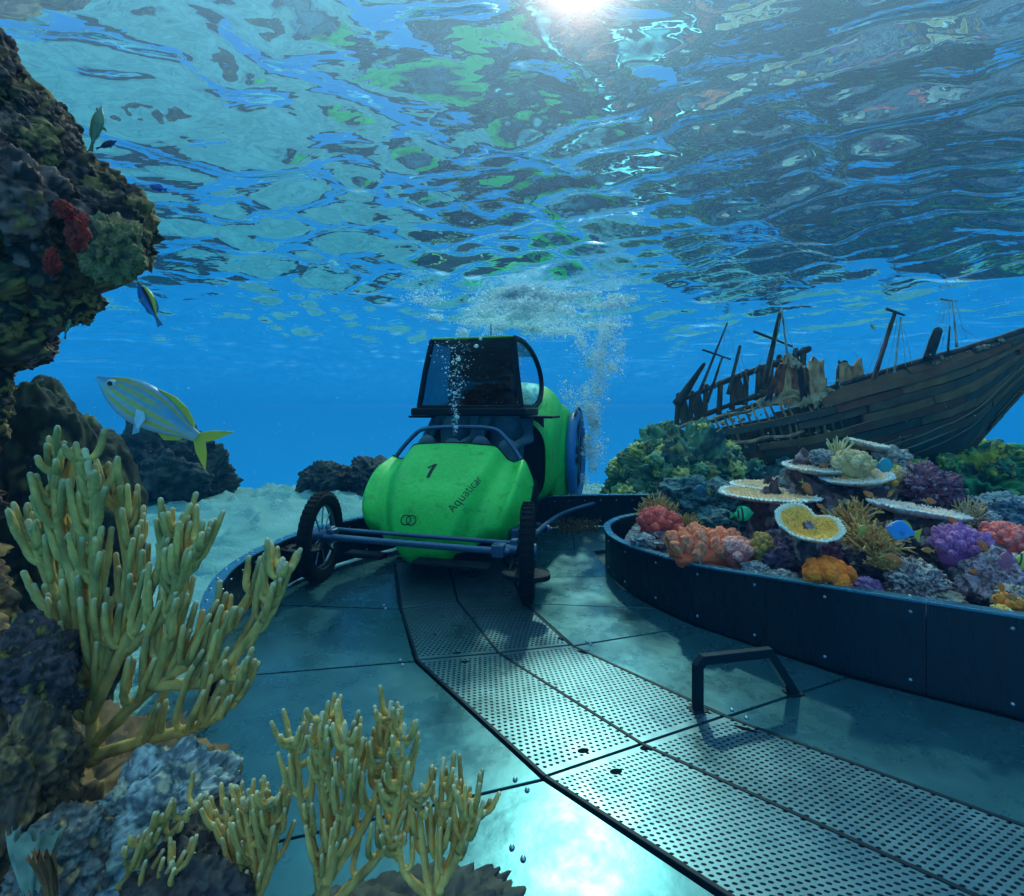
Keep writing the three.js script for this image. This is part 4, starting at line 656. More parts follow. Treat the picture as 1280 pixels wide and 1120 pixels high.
  mast('mast', 1092, 474, 1119, 390, 6.0, 5.85, 3.2, 2.2, [0.30, 0.11, 0.05], BR); mast('topmast', 1118, 466, 1126, 397, 5.85, 5.8, 1.3, 1.0, GY, [0.6, 0.62, 0.6]); mast('yard', 1108, 386, 1130, 394, 5.85, 5.85, 2.0, 1.4, BR, BR);
  mast('mast_stump', 1160, 449, 1172, 414, 5.8, 5.75, 6.0, 5.4, [0.02, 0.022, 0.025], BR); mast('topmast', 1196, 434, 1191, 376, 5.72, 5.7, 1.4, 1.0, GY, [0.6, 0.62, 0.6]); mast('yard', 1176, 374, 1196, 376, 5.7, 5.7, 1.5, 1.2, BR, GY); mast('mast', 1185, 440, 1187, 408, 5.75, 5.72, 1.2, 1.0, BR, BR);
  const line = (x0, y0, x1, y1, d) => put('rigging', tube([atDepth(x0, y0, d), atDepth((x0 + x1) / 2 + 0.6, (y0 + y1) / 2 + 1.2, d), atDepth(x1, y1, d)], [0.0030, 0.0030], 6, 4), rope, wreck);
  for (const [a, b, c, d, e] of [[976, 389, 962, 470, 6.3], [976, 389, 995, 445, 6.2], [978, 395, 935, 480, 6.4], [908, 406, 893, 496, 7.2], [908, 406, 930, 480, 7.2], [924, 436, 935, 478, 7.1], [1116, 392, 1082, 470, 5.9], [1116, 392, 1090, 472, 5.9], [1122, 396, 1108, 468, 5.85], [1126, 400, 1132, 458, 5.8], [1130, 410, 1140, 455, 5.8], [1182, 376, 1150, 446, 5.75], [1184, 376, 1168, 440, 5.75], [1186, 376, 1176, 440, 5.72], [1188, 376, 1183, 438, 5.72], [1194, 378, 1208, 424, 5.7], [1200, 408, 1222, 422, 5.7], [1068, 440, 1085, 470, 6.1], [1020, 478, 1090, 470, 6.15]]) line(a, b, c, d, e);
  // crust of growth along the rail and the bow
  const crust = [0, 1, 2].map((k) => paint(lump(1, 0.7, 1, 60 + k, 5, 0.5, 2, 0.3), palette([[0.40, 0.26, 0.14], [0.55, 0.42, 0.28], [0.14, 0.12, 0.08]], 1.3, k)));
  for (let k = 0; k < 60; k++) { const s = k < 34 ? 0.22 + r() * 0.24 : 0.70 + r() * 0.16, p = hull(s, k < 34 ? (r() < 0.5 ? 0.28 : 0.02) + r() * 0.06 : 0.0 + r() * 0.04, 0.01); const m = put('crust', crust[k % 3], skin, wreck); m.position.copy(p); m.scale.setScalar(0.008 + r() * r() * 0.026); m.rotation.set(r() * 3, r() * 3, r() * 3); }
}

// ---------------------------------------------------------------- the reef beside the camera
{
  // the rock pillar with its overhanging head: rings of radius by height about an upright axis
  const rings = [[-0.45, 0.55], [0.2, 0.34], [0.6, 0.29], [1.0, 0.30], [1.25, 0.32], [1.38, 0.34], [1.48, 0.44], [1.58, 0.50], [1.66, 0.60], [1.74, 0.69], [1.82, 0.74], [1.90, 0.70], [2.0, 0.60], [2.12, 0.52], [2.25, 0.50], [2.36, 0.40], [2.42, 0.36], [2.47, 0.25], [2.49, 0.01]];
  const ax = -2.03, az = -1.62;
  const R = (y) => { let k = 0; while (k < rings.length - 2 && rings[k + 1][0] < y) k++; const u = clamp((y - rings[k][0]) / (rings[k + 1][0] - rings[k][0]), 0, 1); return lerp(rings[k][1], rings[k + 1][1], u * u * (3 - 2 * u)); };
  const g = sheet(300, 340, (i, j) => {
    const y = lerp(-0.45, 2.49, j), a = i * Math.PI * 2, c = Math.cos(a), s = Math.sin(a), r = R(y);
    let x = c * r, z = s * r * 0.62, q = [x * 2.4, y * 2.4, z * 2.4];
    const d = 0.17 * fbm(q[0], q[1], q[2], 3) + 0.075 * (ridged(q[0] * 2.2, q[1] * 2.2, q[2] * 2.2, 3) - 0.2) + 0.085 * fbm(q[0] * 5, q[1] * 5, q[2] * 5, 4) + 0.03 * (ridged(q[0] * 9, q[1] * 9, q[2] * 9, 2) - 0.3) + 0.012 * noise(q[0] * 30, q[1] * 30, q[2] * 30);
    const k = sstep(r, 0.01, 0.2);
    return [ax + x + c * d * k, y + 0.05 * noise(q[0] * 3, q[1] * 3 + 4, q[2] * 3) * k, az + z + s * d * k];
  });
  const cols = [[0.025, 0.018, 0.014], [0.19, 0.085, 0.03], [0.04, 0.026, 0.020], [0.48, 0.25, 0.07], [0.09, 0.045, 0.03], [0.36, 0.15, 0.11], [0.05, 0.025, 0.018]];
  const pillar = thing('rock_pillar', 'tall dark brown encrusted rock pillar with overhanging head beside the deck', 'rock');
  put('core', paint(g, palette(cols, 6, 2)), skin, pillar);
  const q = rng(61), kinds = [0, 1, 2, 3, 4, 5].map((k) => paint(lump(1, 0.9, 0.85, 20 + k, 20, 0.42, 1.9, 0.16), palette([cols[k % 7], cols[(k + 2) % 7], cols[(k + 3) % 7], cols[(k + 1) % 7]], 1.5, k * 3.3)));
  for (let k = 0; k < 95; k++) {
    const y = 0.6 + 1.8 * q(), a = -0.5 + 2.6 * q(), r = R(y), m = put('crusted_lump', kinds[k % 6], skin, pillar), s = 0.045 + 0.085 * q() * q() + (y > 1.5 ? 0.02 : 0);
    m.position.set(ax + Math.cos(a) * (r + 0.0), y, az + Math.sin(a) * r * 0.62); m.scale.setScalar(s); m.rotation.set(q() * 6, q() * 6, q() * 6);
  }
  const red = [[0.35, 0.012, 0.008], [0.55, 0.03, 0.012], [0.22, 0.01, 0.01]];
  for (const [label, px, py, d, rx, ry, seed] of [['scarlet sponge patch wrapped over the rock pillar', 97, 290, 1.28, 11, 20, 3], ['small red sponge above the scarlet patch on the rock pillar', 80, 262, 1.25, 9, 9, 4], ['dark red sponge low on the overhanging rock head', 66, 328, 1.28, 7, 14, 5]])
    stone('red_sponge', label, atDepth(px, py, d), [rx / 640 * d, ry / 640 * d, 0.02], seed, red, { detail: 14, category: 'sponge', rough: 0.6, fine: 0.3 }).rotation.y = 0.3;
  stone('reef_rock', 'round rock with tan crust hanging below the overhang', atDepth(140, 312, 1.45), [0.075, 0.09, 0.07], 9, [[0.05, 0.035, 0.03], [0.34, 0.23, 0.08], [0.10, 0.07, 0.05]], { detail: 26, fine: 0.25 });
  // the mound behind the yellow sea rods
  stone('reef_rock', 'big dark algae covered mound behind the tall yellow sea rod', V(-2.20, 0.46, -2.35), [0.36, 0.90, 0.42], 6, [[0.015, 0.02, 0.02], [0.05, 0.06, 0.03], [0.012, 0.018, 0.02], [0.16, 0.15, 0.05]], { detail: 50, rough: 0.15, fine: 0.04, scale: 1.7, tone: 6 });
  // low foreground stones
  const P = atDepth;
  stone('reef_rock', 'wide low brown reef base beneath the foreground corals', V(-1.42, -0.18, -1.35), [0.60, 0.42, 0.55], 2, UMBER, { detail: 50 });
  stone('reef_rock', 'pale cyan pitted rock below the tall yellow sea rod', P(197, 1030, 1.28), [0.165, 0.135, 0.13], 7, [[0.08, 0.12, 0.14], [0.44, 0.52, 0.48], [0.14, 0.19, 0.2], [0.6, 0.56, 0.38]], { detail: 40, fine: 0.09, tone: 3.2 });
  stone('reef_rock', 'mottled purple and yellow stone beside the tall yellow sea rod base', P(30, 850, 1.32), [0.115, 0.135, 0.11], 8, [[0.035, 0.025, 0.025], [0.12, 0.07, 0.07], [0.05, 0.035, 0.035], [0.32, 0.24, 0.03]], { detail: 40, fine: 0.10, tone: 3 });
  stone('reef_rock', 'rust brown stone under the mottled purple stone', P(25, 965, 1.25), [0.11, 0.17, 0.12], 10, UMBER, { detail: 36, fine: 0.10 });
  stone('reef_rock', 'blue grey bubbly stone with tan rims in the foreground', P(85, 1075, 1.12), [0.10, 0.085, 0.09], 11, [[0.06, 0.06, 0.06], [0.18, 0.19, 0.17], [0.08, 0.07, 0.06], [0.45, 0.27, 0.10]], { detail: 36, fine: 0.11, tone: 3 });
  stone('reef_rock', 'dark navy stone below the pale cyan rock', P(240, 1105, 1.2), [0.15, 0.13, 0.13], 12, [[0.03, 0.03, 0.03], [0.09, 0.07, 0.055], [0.04, 0.04, 0.04]], { detail: 30 });
  stone('reef_rock', 'low dark rock carrying the small foreground sea rods', V(-0.30, -0.02, -1.13), [0.34, 0.13, 0.2], 13, [[0.02, 0.03, 0.035], [0.08, 0.08, 0.06], [0.03, 0.04, 0.04]], { detail: 34 });
  // a curled leaf coral and a brown tongue in the corner
  const curl = (label, px, py, d, w, h, c0, c1, seed, bend) => { const c = P(px, py, d), g = sheet(36, 30, (i, j) => { const a = (i - 0.5) * 2.2, rr = w / 640 * d * (0.35 + 0.75 * j) * (1 + 0.12 * Math.sin(i * 19 + seed)); return [c.x + Math.sin(a) * rr, c.y + (j - 0.5) * h / 640 * d + 0.008 * Math.sin(i * 23 + j * 3), c.z + Math.cos(a) * rr * 0.6 - bend * j * j]; }); const g2 = g.clone(); const p = g2.attributes.position; for (let k = 0; k < p.count; k++) p.setZ(k, p.getZ(k) - 0.012); solo('leaf_coral', paint(join([g, g2]), (x, y, z) => mix3(c0, c1, clamp(0.5 + 1.2 * fbm(x * 30, y * 30, z * 30 + seed, 3), 0, 1))), tinted(0.85), label, 'coral'); };
  curl('sea green curled leaf coral in the reef corner', 40, 1075, 1.0, 32, 70, [0.10, 0.16, 0.12], [0.28, 0.34, 0.22], 1, 0.02);
  curl('rust brown tongue shaped sponge beside the curled leaf coral', 62, 1092, 0.97, 13, 74, [0.14, 0.05, 0.015], [0.26, 0.11, 0.03], 2, -0.02);

  // sea rods: arms that fork, with upturned rods along them
  const rodSkin = tinted(0.8, { bumpMap: speckle, bumpScale: 0.004 });
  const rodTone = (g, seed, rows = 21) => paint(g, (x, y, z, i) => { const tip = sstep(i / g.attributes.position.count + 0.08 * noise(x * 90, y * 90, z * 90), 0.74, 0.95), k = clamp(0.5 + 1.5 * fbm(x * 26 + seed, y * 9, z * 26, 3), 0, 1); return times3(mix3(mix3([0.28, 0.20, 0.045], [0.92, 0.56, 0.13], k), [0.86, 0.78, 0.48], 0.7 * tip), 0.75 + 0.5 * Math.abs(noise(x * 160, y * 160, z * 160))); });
  const wart = (c, a, k) => 1 + 0.24 * noise(c.x * 150 + a * 2.3, c.y * 150, c.z * 150 + a * 1.7);
  function seaRod(label, depth, arms, rods, thick, seed, tall = 1) {
    const base = P(arms[0][0][0], arms[0][0][1], depth), t = thing('sea_rod', label, 'coral', base), r = rng(seed * 17 + 5), u = 1 / 640 * depth;
    const at = (x, y, dz) => { const p = P(x, y, depth).sub(base); p.z += dz; return p; };
    const grown = [];
    arms.forEach((arm, n) => {
      const dz = (n % 3 - 1) * 0.05, pts = arm.map(([x, y], k) => at(x, y, dz * k / arm.length + 0.02 * (r() - 0.5)));
      const rad = arm.map((_, k) => thick * u * lerp(1.7, 0.85, k / (arm.length - 1)));
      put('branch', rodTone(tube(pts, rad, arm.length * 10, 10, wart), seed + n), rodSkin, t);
      grown.push(new THREE.CatmullRomCurve3(pts, false, 'centripetal'));
    });
    for (let k = 0; k < rods; k++) {
      const c = grown[k % grown.length], s = 0.12 + 0.84 * r(), p = c.getPoint(s), d = c.getTangent(s), side = r() < 0.5 ? -1 : 1, l = u * (34 + 62 * r()) * tall * lerp(1.25, 0.42, s);
      const lean = (d.x * 0.35 + side * 0.16 * r()), off = side * u * (7 + 7 * r()), dz = (r() - 0.5) * 0.07;
      const pts = [p.clone(), p.clone().add(V(off * 0.75, l * 0.12, dz * 0.5)), p.clone().add(V(off + lean * l * 0.4, l * 0.5, dz)), p.clone().add(V(off * 1.1 + lean * l, l, dz * 1.2))];
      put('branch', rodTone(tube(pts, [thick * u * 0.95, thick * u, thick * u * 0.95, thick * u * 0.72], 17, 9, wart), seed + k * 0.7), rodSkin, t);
    }
    return t;
  }
  seaRod('tall yellow sea rod coral fanning out in front of the dark mound', 1.45, [
    [[118, 955], [108, 880], [100, 800], [96, 730], [62, 660], [48, 575]], [[100, 800], [92, 720], [72, 640], [70, 556]], [[104, 850], [118, 760], [122, 680], [128, 620], [118, 562]], [[104, 850], [66, 760], [40, 700], [22, 655]],
    [[112, 900], [150, 820], [180, 750], [205, 700], [228, 650]], [[150, 820], [205, 770], [240, 710], [262, 665]], [[116, 930], [190, 860], [250, 820], [290, 770], [318, 720]], [[190, 860], [260, 850], [310, 800], [338, 750], [352, 700]],
    [[118, 945], [200, 920], [262, 900], [296, 868], [308, 832]], [[112, 900], [140, 800], [150, 720], [135, 640], [128, 585]], [[190, 860], [215, 780], [222, 700], [234, 652]],
  ], 300, 4.5, 1, 1.0);
  seaRod('bushy sea rod coral in the middle of the reef edge over the deck', 1.13, [
    [[400, 1150], [395, 1080], [372, 1010], [360, 950], [356, 936]], [[400, 1150], [410, 1060], [405, 980], [402, 920], [404, 890]], [[410, 1100], [436, 1010], [440, 940], [438, 892]], [[410, 1100], [462, 1020], [478, 950], [484, 890]], [[420, 1130], [480, 1060], [500, 980], [506, 904]],
  ], 170, 3.7, 2, 0.75);
  seaRod('low sea rod coral clump between the dark stone and the bushy sea rod', 1.18, [
    [[315, 1150], [300, 1090], [278, 1050], [270, 1022]], [[315, 1150], [318, 1080], [312, 1030], [302, 1000]], [[320, 1130], [345, 1060], [346, 1010], [348, 985]], [[318, 1110], [332, 1050], [326, 1012]],
  ], 95, 3.6, 3, 0.7);
  seaRod('slender sea rod coral standing over the sunlit deck plate', 1.12, [
    [[545, 1150], [548, 1080], [550, 1010], [551, 966]], [[545, 1150], [530, 1080], [524, 1020], [526, 985]], [[548, 1110], [575, 1060], [590, 1020], [606, 998]], [[548, 1110], [566, 1070], [564, 1030], [562, 1000]], [[540, 1130], [505, 1090], [497, 1060], [494, 1048]], [[575, 1060], [590, 1010], [588, 988]],
  ], 66, 3.5, 4, 0.75);
  seaRod('drooping sea rod coral leaning over the pale cyan rock', 1.14, [
    [[120, 1130], [165, 1090], [200, 1060], [236, 1012]], [[150, 1105], [180, 1060], [195, 1022]], [[140, 1115], [195, 1105], [225, 1085], [228, 1060]],
  ], 40, 3.4, 5, 0.6);
}

// ---------------------------------------------------------------- fish
const fishSkin = tinted(0.42, { clearcoat: 0.25, clearcoatRoughness: 0.35 }), eyeWhite = mat([0.55, 0.58, 0.5], 0.25), eyeDark = mat([0.01, 0.01, 0.012], 0.15);
// o: deep, wide (shares of the length), tail fork, colour(s along 0..1 from the nose, v -1 belly..1 back) and fin colour
function fish(name, label, category, nose, tail, o, group) {
  const L = nose.distanceTo(tail), f = nose.clone().sub(tail).normalize(), side = V(0, 0, 1).applyAxisAngle(f, 0).clone(); side.addScaledVector(f, -side.dot(f)).normalize();
  let up = side.clone().cross(f); if (up.y < 0) { up.negate(); } side.copy(f).cross(up);
  const t = thing(name, label, category, nose.clone().lerp(tail, 0.5), 0, group);
  t.quaternion.setFromRotationMatrix(new THREE.Matrix4().makeBasis(f, up, side)); if (o.yaw) t.rotateY(o.yaw); if (o.roll) t.rotateX(o.roll);
  const body = 0.80, deep = o.deep * L, wide = (o.wide ?? 0.14) * L, H = o.shape ?? [0.02, 0.30, 0.62, 0.86, 0.98, 1, 0.93, 0.78, 0.56, 0.34, 0.22], at = (s) => { const q = s * (H.length - 1), i = Math.min(Math.floor(q), H.length - 2); return lerp(H[i], H[i + 1], sstep(q - i, -0.35, 1.35) * 1); };
  const X = (s) => (0.5 - s * body) * L;
  const g = sheet(26, 34, (i, j) => { const a = i * Math.PI * 2, h = at(j), c = Math.cos(a), s = Math.sin(a); return [X(j), s * deep / 2 * h * (s < 0 ? (o.belly ?? 1) : 1), Math.sign(c) * Math.pow(Math.abs(c), 0.8) * wide / 2 * Math.pow(h, 0.75)]; });
  paint(g, (x, y, z) => { const s = (0.5 - x / L) / body; return o.colour(clamp(s, 0, 1), clamp(y / (deep / 2 * Math.max(0.05, at(clamp(s, 0, 1)))), -1, 1), y / L, x / L); });
  put('body', g, fishSkin, t);
  const fin = (nm, pts, col, z0 = 0) => { const s = new THREE.Shape(pts.map(([x, y]) => new THREE.Vector2(x * L, y * L))), e = new THREE.ExtrudeGeometry(s, { depth: 0.006 * L, bevelEnabled: false, curveSegments: 6 }); e.translate(0, 0, -0.003 * L + z0); e.deleteAttribute('uv'); paint(e, (x, y) => times3(col, 0.8 + 0.35 * Math.abs(noise(x / L * 30, y / L * 60, 1)))); return put(nm, e, fishSkin, t); };
  const d = o.deep / 2, tc = o.tail ?? o.fin, fk = o.fork ?? 0.1, ts = o.spread ?? 0.17;
  fin('tail_fin', [[-0.28, 0.022], [-0.36, ts * 0.55], [-0.5, ts], [-0.5 + fk * 0.55, ts * 0.35], [-0.5 + fk, 0], [-0.5 + fk * 0.55, -ts * 0.35], [-0.5, -ts], [-0.36, -ts * 0.55], [-0.28, -0.022]], tc);
  const dh = o.dorsal ?? 0.07; fin('dorsal_fin', [[0.20, d * 0.80], [0.12, d * 0.92 + dh * 0.6], [0, d * 0.98 + dh * 0.75], [-0.12, d * 0.78 + dh], [-0.22, d * 0.40 + dh * 0.9], [-0.24, d * 0.34], [-0.1, d * 0.6], [0.05, d * 0.78]], o.dfin ?? o.fin);
  fin('anal_fin', [[-0.05, -d * 0.75], [-0.12, -d * 0.72 - dh * 1.1], [-0.2, -d * 0.45 - dh * 0.9], [-0.23, -d * 0.30], [-0.1, -d * 0.5]], o.fin);
  for (const s of [-1, 1]) {
    const p = fin('pectoral_fin', [[0.14, -0.02], [0.10, -0.10], [0.04, -0.14], [0.05, -0.05], [0.09, -0.01]], o.pec ?? o.fin, 0); p.position.z = s * wide * 0.5; p.rotation.x = -s * 0.5;
    const e = put('eye', move(new THREE.SphereGeometry((o.eye ?? 0.03) * L, 14, 10), 0.385 * L, d * L * 0.22, s * wide / 2 * (o.eyeOut ?? 0.68), 0, 0, 0, [1, 1, 0.6]), eyeWhite, t); put('pupil', move(new THREE.SphereGeometry((o.eye ?? 0.03) * L * 0.62, 12, 8), 0.387 * L, d * L * 0.22, s * wide / 2 * (o.eyeOut ?? 0.68) + s * 0.012 * L, 0, 0, 0, [1, 1, 0.5]), eyeDark, e);
  }
  if (o.pelvic) fin('pelvic_fin', [[0.12, -d * 0.9], [0.08, -d * 0.9 - 0.09], [0.05, -d * 0.9 - 0.05], [0.07, -d * 0.85]], o.pelvic);
  return t;
}
{
  const P = atDepth, YEL = [0.85, 0.58, 0.02];
  fish('striped_fish', 'large silver blue fish with yellow stripes and yellow tail above the sand', 'fish', P(127, 471, 1.55), P(272, 566, 1.62), {
    deep: 0.335, wide: 0.16, belly: 1.0, eye: 0.034, fork: 0.13, spread: 0.2, fin: YEL, tail: YEL, dfin: YEL, dorsal: 0.03, pec: [0.4, 0.62, 0.66], pelvic: [0.35, 0.6, 0.66], yaw: 0.12,
    shape: [0.04, 0.40, 0.70, 0.90, 1, 0.98, 0.90, 0.76, 0.56, 0.36, 0.24],
    colour: (s, v, y, x) => { const band = Math.sin((v * 1.0 + 0.10 + 0.12 * s) * 14.5) * 0.5 + 0.5, on = sstep(band, 0.52, 0.72) * sstep(s, 0.06, 0.16) * (v > -0.75 ? 1 : 0); const base = mix3([0.36, 0.54, 0.58], [0.10, 0.32, 0.46], sstep(v, -0.6, 0.8)); const col = mix3(base, mix3([0.80, 0.54, 0.01], [0.55, 0.38, 0.01], sstep(v, -0.2, 0.9)), on); return times3(col, 0.85 + 0.3 * Math.abs(noise(x * 70, y * 70, 3))); } });
  const slim = (top, low, line) => (s, v) => mix3(mix3(low, top, sstep(v, -0.1, 0.2)), line, sstep(v, 0.45, 0.6));
  fish('wrasse', 'slim blue wrasse with a black and yellow back below the rock overhang', 'fish', P(173, 352, 1.7), P(201, 408, 1.7), { deep: 0.27, wide: 0.15, fork: 0.02, spread: 0.06, dorsal: 0.02, fin: [0.1, 0.2, 0.3], colour: slim([0.01, 0.015, 0.02], [0.06, 0.22, 0.55], [0.6, 0.5, 0.05]), roll: 0.2 });
  fish('wrasse', 'slender olive fish pointing upward beside the rock pillar', 'fish', P(127, 132, 1.7), P(113, 190, 1.7), { deep: 0.25, wide: 0.14, fork: 0.02, spread: 0.06, dorsal: 0.02, fin: [0.2, 0.25, 0.1], colour: slim([0.16, 0.22, 0.10], [0.22, 0.28, 0.14], [0.2, 0.26, 0.1]) });
  fish('wrasse', 'dark blue slim fish just below the upward pointing olive fish', 'fish', P(146, 176, 1.75), P(120, 186, 1.75), { deep: 0.3, wide: 0.16, fork: 0.02, spread: 0.06, dorsal: 0.02, fin: [0.01, 0.03, 0.08], colour: slim([0.01, 0.03, 0.09], [0.02, 0.06, 0.16], [0.01, 0.02, 0.06]) });
  fish('wrasse', 'tiny olive fish hanging under the rock overhang', 'fish', P(86, 390, 1.7), P(81, 424, 1.7), { deep: 0.25, wide: 0.14, fork: 0.02, spread: 0.05, dorsal: 0.02, fin: [0.2, 0.22, 0.1], colour: slim([0.12, 0.16, 0.08], [0.3, 0.32, 0.16], [0.1, 0.12, 0.06]) }, 'tiny olive fish');
  fish('wrasse', 'tiny olive fish hanging under the rock overhang', 'fish', P(106, 380, 1.75), P(103, 407, 1.75), { deep: 0.25, wide: 0.14, fork: 0.02, spread: 0.05, dorsal: 0.02, fin: [0.1, 0.16, 0.1], colour: slim([0.06, 0.12, 0.10], [0.16, 0.22, 0.16], [0.06, 0.1, 0.06]) }, 'tiny olive fish');
  fish('damselfish', 'small cobalt fish near the water surface by the rock pillar', 'fish', P(186, 232, 2.0), P(209, 238, 2.0), { deep: 0.34, wide: 0.16, fork: 0.05, spread: 0.12, fin: [0.02, 0.1, 0.4], colour: () => [0.02, 0.14, 0.5] });
  fish('barred_fish', 'bright green fish with two black bars beneath the broad plate coral', 'fish', P(942, 641, 3.2), P(912, 644, 3.2), { deep: 0.62, wide: 0.2, fork: 0.03, spread: 0.15, fin: [0.03, 0.5, 0.2], colour: (s, v) => mix3([0.03, 0.60, 0.24], [0.005, 0.02, 0.01], Math.max(sstep(0.06 - Math.abs(s - 0.62), 0, 0.02), sstep(0.05 - Math.abs(s - 0.82), 0, 0.02))) });
  fish('surgeonfish', 'bright blue fish with yellow tail hovering before the dark rock', 'fish', P(1107, 659, 2.4), P(1151, 669, 2.4), { deep: 0.56, wide: 0.18, fork: 0.02, spread: 0.18, tail: [0.75, 0.55, 0.02], fin: [0.03, 0.16, 0.4], dfin: [0.7, 0.55, 0.04], dorsal: 0.035, colour: (s, v) => mix3([0.04, 0.26, 0.62], [0.10, 0.40, 0.66], sstep(-v, 0, 0.8)) });
  fish('butterflyfish', 'teal fish with yellow tail at the top of the coral garden', 'fish', P(1096, 580, 3.1), P(1121, 584, 3.1), { deep: 0.72, wide: 0.18, fork: 0.02, spread: 0.2, tail: [0.7, 0.55, 0.04], fin: [0.03, 0.3, 0.34], colour: () => [0.03, 0.30, 0.34] });
  fish('butterflyfish', 'dim teal fish with yellow tail over the cyan grey boulder', 'fish', P(866, 612, 3.9), P(888, 614, 3.9), { deep: 0.62, wide: 0.18, fork: 0.02, spread: 0.2, tail: [0.6, 0.5, 0.06], fin: [0.02, 0.16, 0.22], colour: () => [0.02, 0.15, 0.22] });
  fish('damselfish', 'deep blue fish half hidden behind the yellow cup coral', 'fish', P(1055, 655, 2.75), P(1036, 669, 2.75), { deep: 0.6, wide: 0.2, fork: 0.04, spread: 0.16, fin: [0.01, 0.06, 0.35], colour: () => [0.01, 0.09, 0.5] });
  fish('butterflyfish', 'dusty pink round fish below the coral pink knobby coral', 'fish', P(1246, 700, 2.3), P(1274, 702, 2.3), { deep: 0.78, wide: 0.18, fork: 0.02, spread: 0.12, fin: [0.36, 0.08, 0.18], colour: () => [0.40, 0.10, 0.20] });
  fish('butterflyfish', 'lemon yellow fish at the end of the planter beside the pink fish', 'fish', P(1270, 698, 2.2), P(1300, 703, 2.2), { deep: 0.75, wide: 0.18, fork: 0.02, spread: 0.16, fin: [0.7, 0.6, 0.03], colour: (s) => mix3([0.72, 0.62, 0.04], [0.02, 0.02, 0.02], sstep(0.05 - Math.abs(s - 0.2), 0, 0.02)) });
  fish('damselfish', 'amber yellow fish in front of the large gold coral', 'fish', P(1081, 655, 2.5), P(1072, 672, 2.5), { deep: 0.55, wide: 0.2, fork: 0.06, spread: 0.15, fin: [0.62, 0.36, 0.04], colour: () => [0.64, 0.38, 0.05] });
  const anthias = (px, py, d, l, ax, ay, label, group) => { const k = l / 2; fish('anthias', label, 'fish', P(px - ax * k, py - ay * k, d), P(px + ax * k, py + ay * k, d), { deep: 0.36, wide: 0.17, fork: 0.12, spread: 0.14, fin: [0.75, 0.30, 0.03], tail: [0.7, 0.45, 0.05], colour: (s, v) => mix3([0.78, 0.20, 0.015], [0.72, 0.10, 0.01], sstep(v, -0.2, 0.7)) }, group); };
  const Q = 'orange fish about the coral garden';
  anthias(1008, 609, 3.0, 25, -0.6, -0.75, 'orange fish swimming down past the end of the broad plate coral'); anthias(1087, 619, 3.0, 20, 0.85, 0.45, 'orange fish between the cream plate coral and the long thin plate coral');
  anthias(1114, 698, 2.4, 31, -0.95, -0.3, 'biggest orange fish heading right below the blue fish'); anthias(1162, 626, 2.8, 20, -0.9, -0.2, 'orange fish against the maroon boulder coral'); anthias(1113, 617, 3.05, 16, 0.5, -0.6, 'small orange fish beside the yellow column coral');
  anthias(1026, 633, 2.7, 16, 0.7, 0.4, 'small orange fish above the yellow cup coral'); anthias(1160, 688, 2.4, 20, 0.9, 0.1, 'dark orange fish under the long thin plate coral'); anthias(1229, 683, 2.4, 22, 0.5, 0.85, 'orange fish between the violet and coral pink corals'); anthias(1218, 715, 2.4, 18, 0.9, 0.2, 'orange fish below the violet finger coral');
  anthias(1252, 735, 2.2, 20, 0.4, 0.9, 'orange fish above the lilac and white stone'); anthias(1266, 747, 2.1, 24, 0.9, 0.35, 'orange fish over the rust crusted stone'); anthias(1029, 582, 3.2, 13, 0.9, 0.4, 'tiny orange fish over the whitish lump'); anthias(1056, 597, 3.1, 10, 0.9, 0.3, 'tiny orange fish before the pale yellow knob coral'); anthias(1138, 578, 3.2, 10, 0.9, 0.2, 'tiny orange fish right of the teal fish');
  anthias(1192, 652, 2.7, 22, 0.7, 0.6, 'rusty orange fish under the end of the long thin plate coral');
  fish('fairy_fish', 'tiny orange and yellow fish near the mast of the wreck', 'fish', P(1088, 405, 4.8), P(1094, 413, 4.8), { deep: 0.36, wide: 0.17, fin: [0.6, 0.5, 0.04], colour: () => [0.5, 0.4, 0.04] });
}

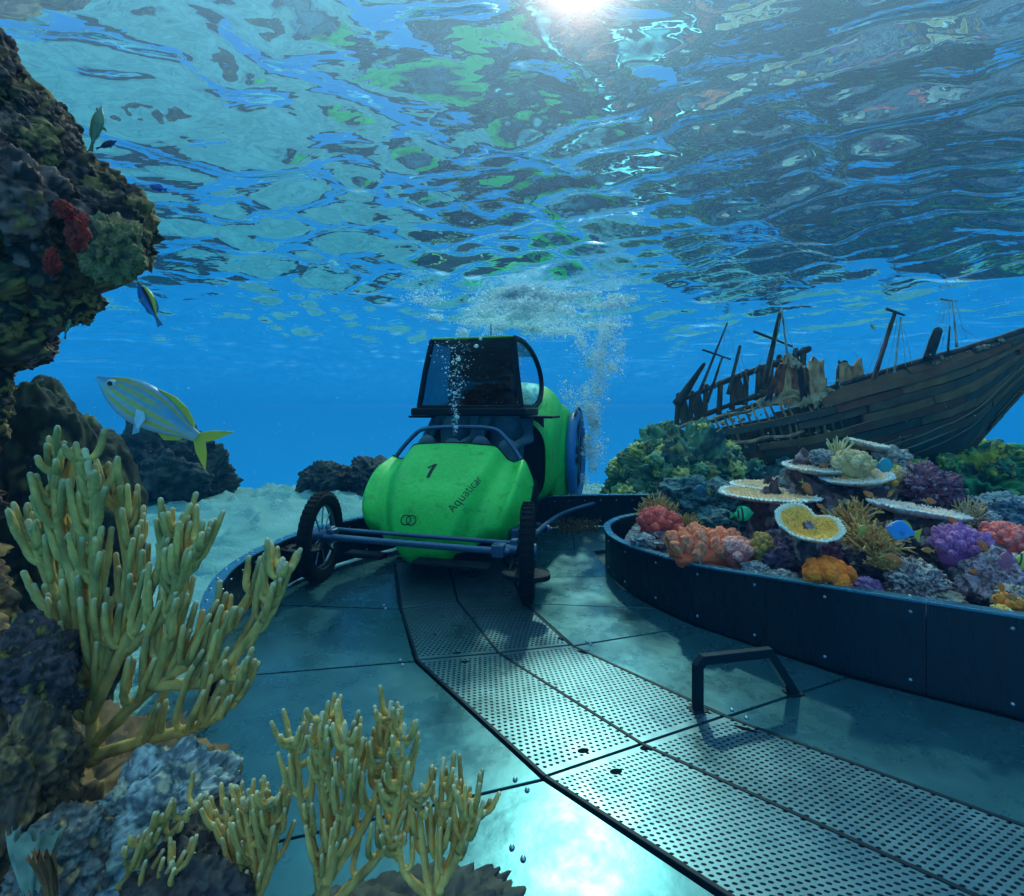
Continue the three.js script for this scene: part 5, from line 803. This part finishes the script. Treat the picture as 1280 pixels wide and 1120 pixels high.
// ---------------------------------------------------------------- bubbles and drifting specks
{
  const bubble = new THREE.IcosahedronGeometry(1, 2), clear = mat([0.92, 0.98, 1.0], 0.5, { transmission: 0.5, thickness: 0, ior: 1.4 }), r = rng(9), m4 = new THREE.Matrix4(), gauss = () => (r() + r() + r() - 1.5) / 1.5;
  const swarm = (name, label, n, spot) => { const o = new THREE.InstancedMesh(bubble, clear, n); o.name = name; o.userData = { kind: 'stuff', label, category: 'bubbles' }; for (let k = 0; k < n; k++) { const [p, s] = spot(k); o.setMatrixAt(k, m4.makeScale(s, s * 0.85, s).setPosition(p.x, Math.min(p.y, SURFACE - 0.03), p.z)); } o.castShadow = true; scene.add(o); };
  const size = () => { const k = r(); return k < 0.86 ? 0.0014 + 0.0028 * r() : k < 0.985 ? 0.004 + 0.005 * r() : 0.010 + 0.008 * r(); };
  const puff = (n, f) => { const c = []; for (let k = 0; k < n; k++) c.push(f()); return c; };
  const clouds = puff(46, () => { const h = Math.pow(r(), 0.7); return [lerp(730, 748, h) + gauss() * lerp(10, 62, h), lerp(622, 400, h), 6.0 + gauss() * 0.4, 6 + 16 * r() * (0.5 + h)]; });
  swarm('bubble_plume', 'white bubbles streaming up behind the car and its rear wheel', 11000, () => { const c = clouds[Math.floor(r() * clouds.length)]; return [P2(c[0] + gauss() * c[3], c[1] + gauss() * c[3] * 1.5, c[2] + gauss() * 0.2), size() * 1.35]; });
  const froth = puff(70, () => { const d = 5.0 + 3.0 * r(); return [660 + gauss() * 150, d, 0.03 + 0.22 * r() * r(), 0.06 + 0.22 * r()]; });
  swarm('surface_bubbles', 'froth of white bubbles gathered under the surface above the car', 26000, () => { const c = froth[Math.floor(r() * froth.length)], d = c[1] + gauss() * c[3] * 1.6; return [V((c[0] - 640) / 640 * c[1] + gauss() * c[3] * 1.5, SURFACE - 0.03 - Math.abs(c[2] * r()) - Math.abs(gauss()) * 0.07, -d), size() * 1.7]; });
  swarm('canopy_bubbles', 'string of round bubbles rising in front of the canopy', 420, (k) => { const h = k / 420; return [P2(569 + gauss() * lerp(5, 60, h * h), lerp(540, 424, h) + gauss() * 10, 4.3 + gauss() * 0.12), size() * 1.15]; });
  swarm('drifting_specks', 'tiny pale specks drifting through the water', 1400, () => { const d = 1.6 + 7 * r(); return [P2(r() * 1280, 330 + r() * 260, d), 0.0009 + 0.0016 * r() * r()]; });
  function P2(px, py, d) { return atDepth(px, py, d); }
}

renderer.render(scene, camera);
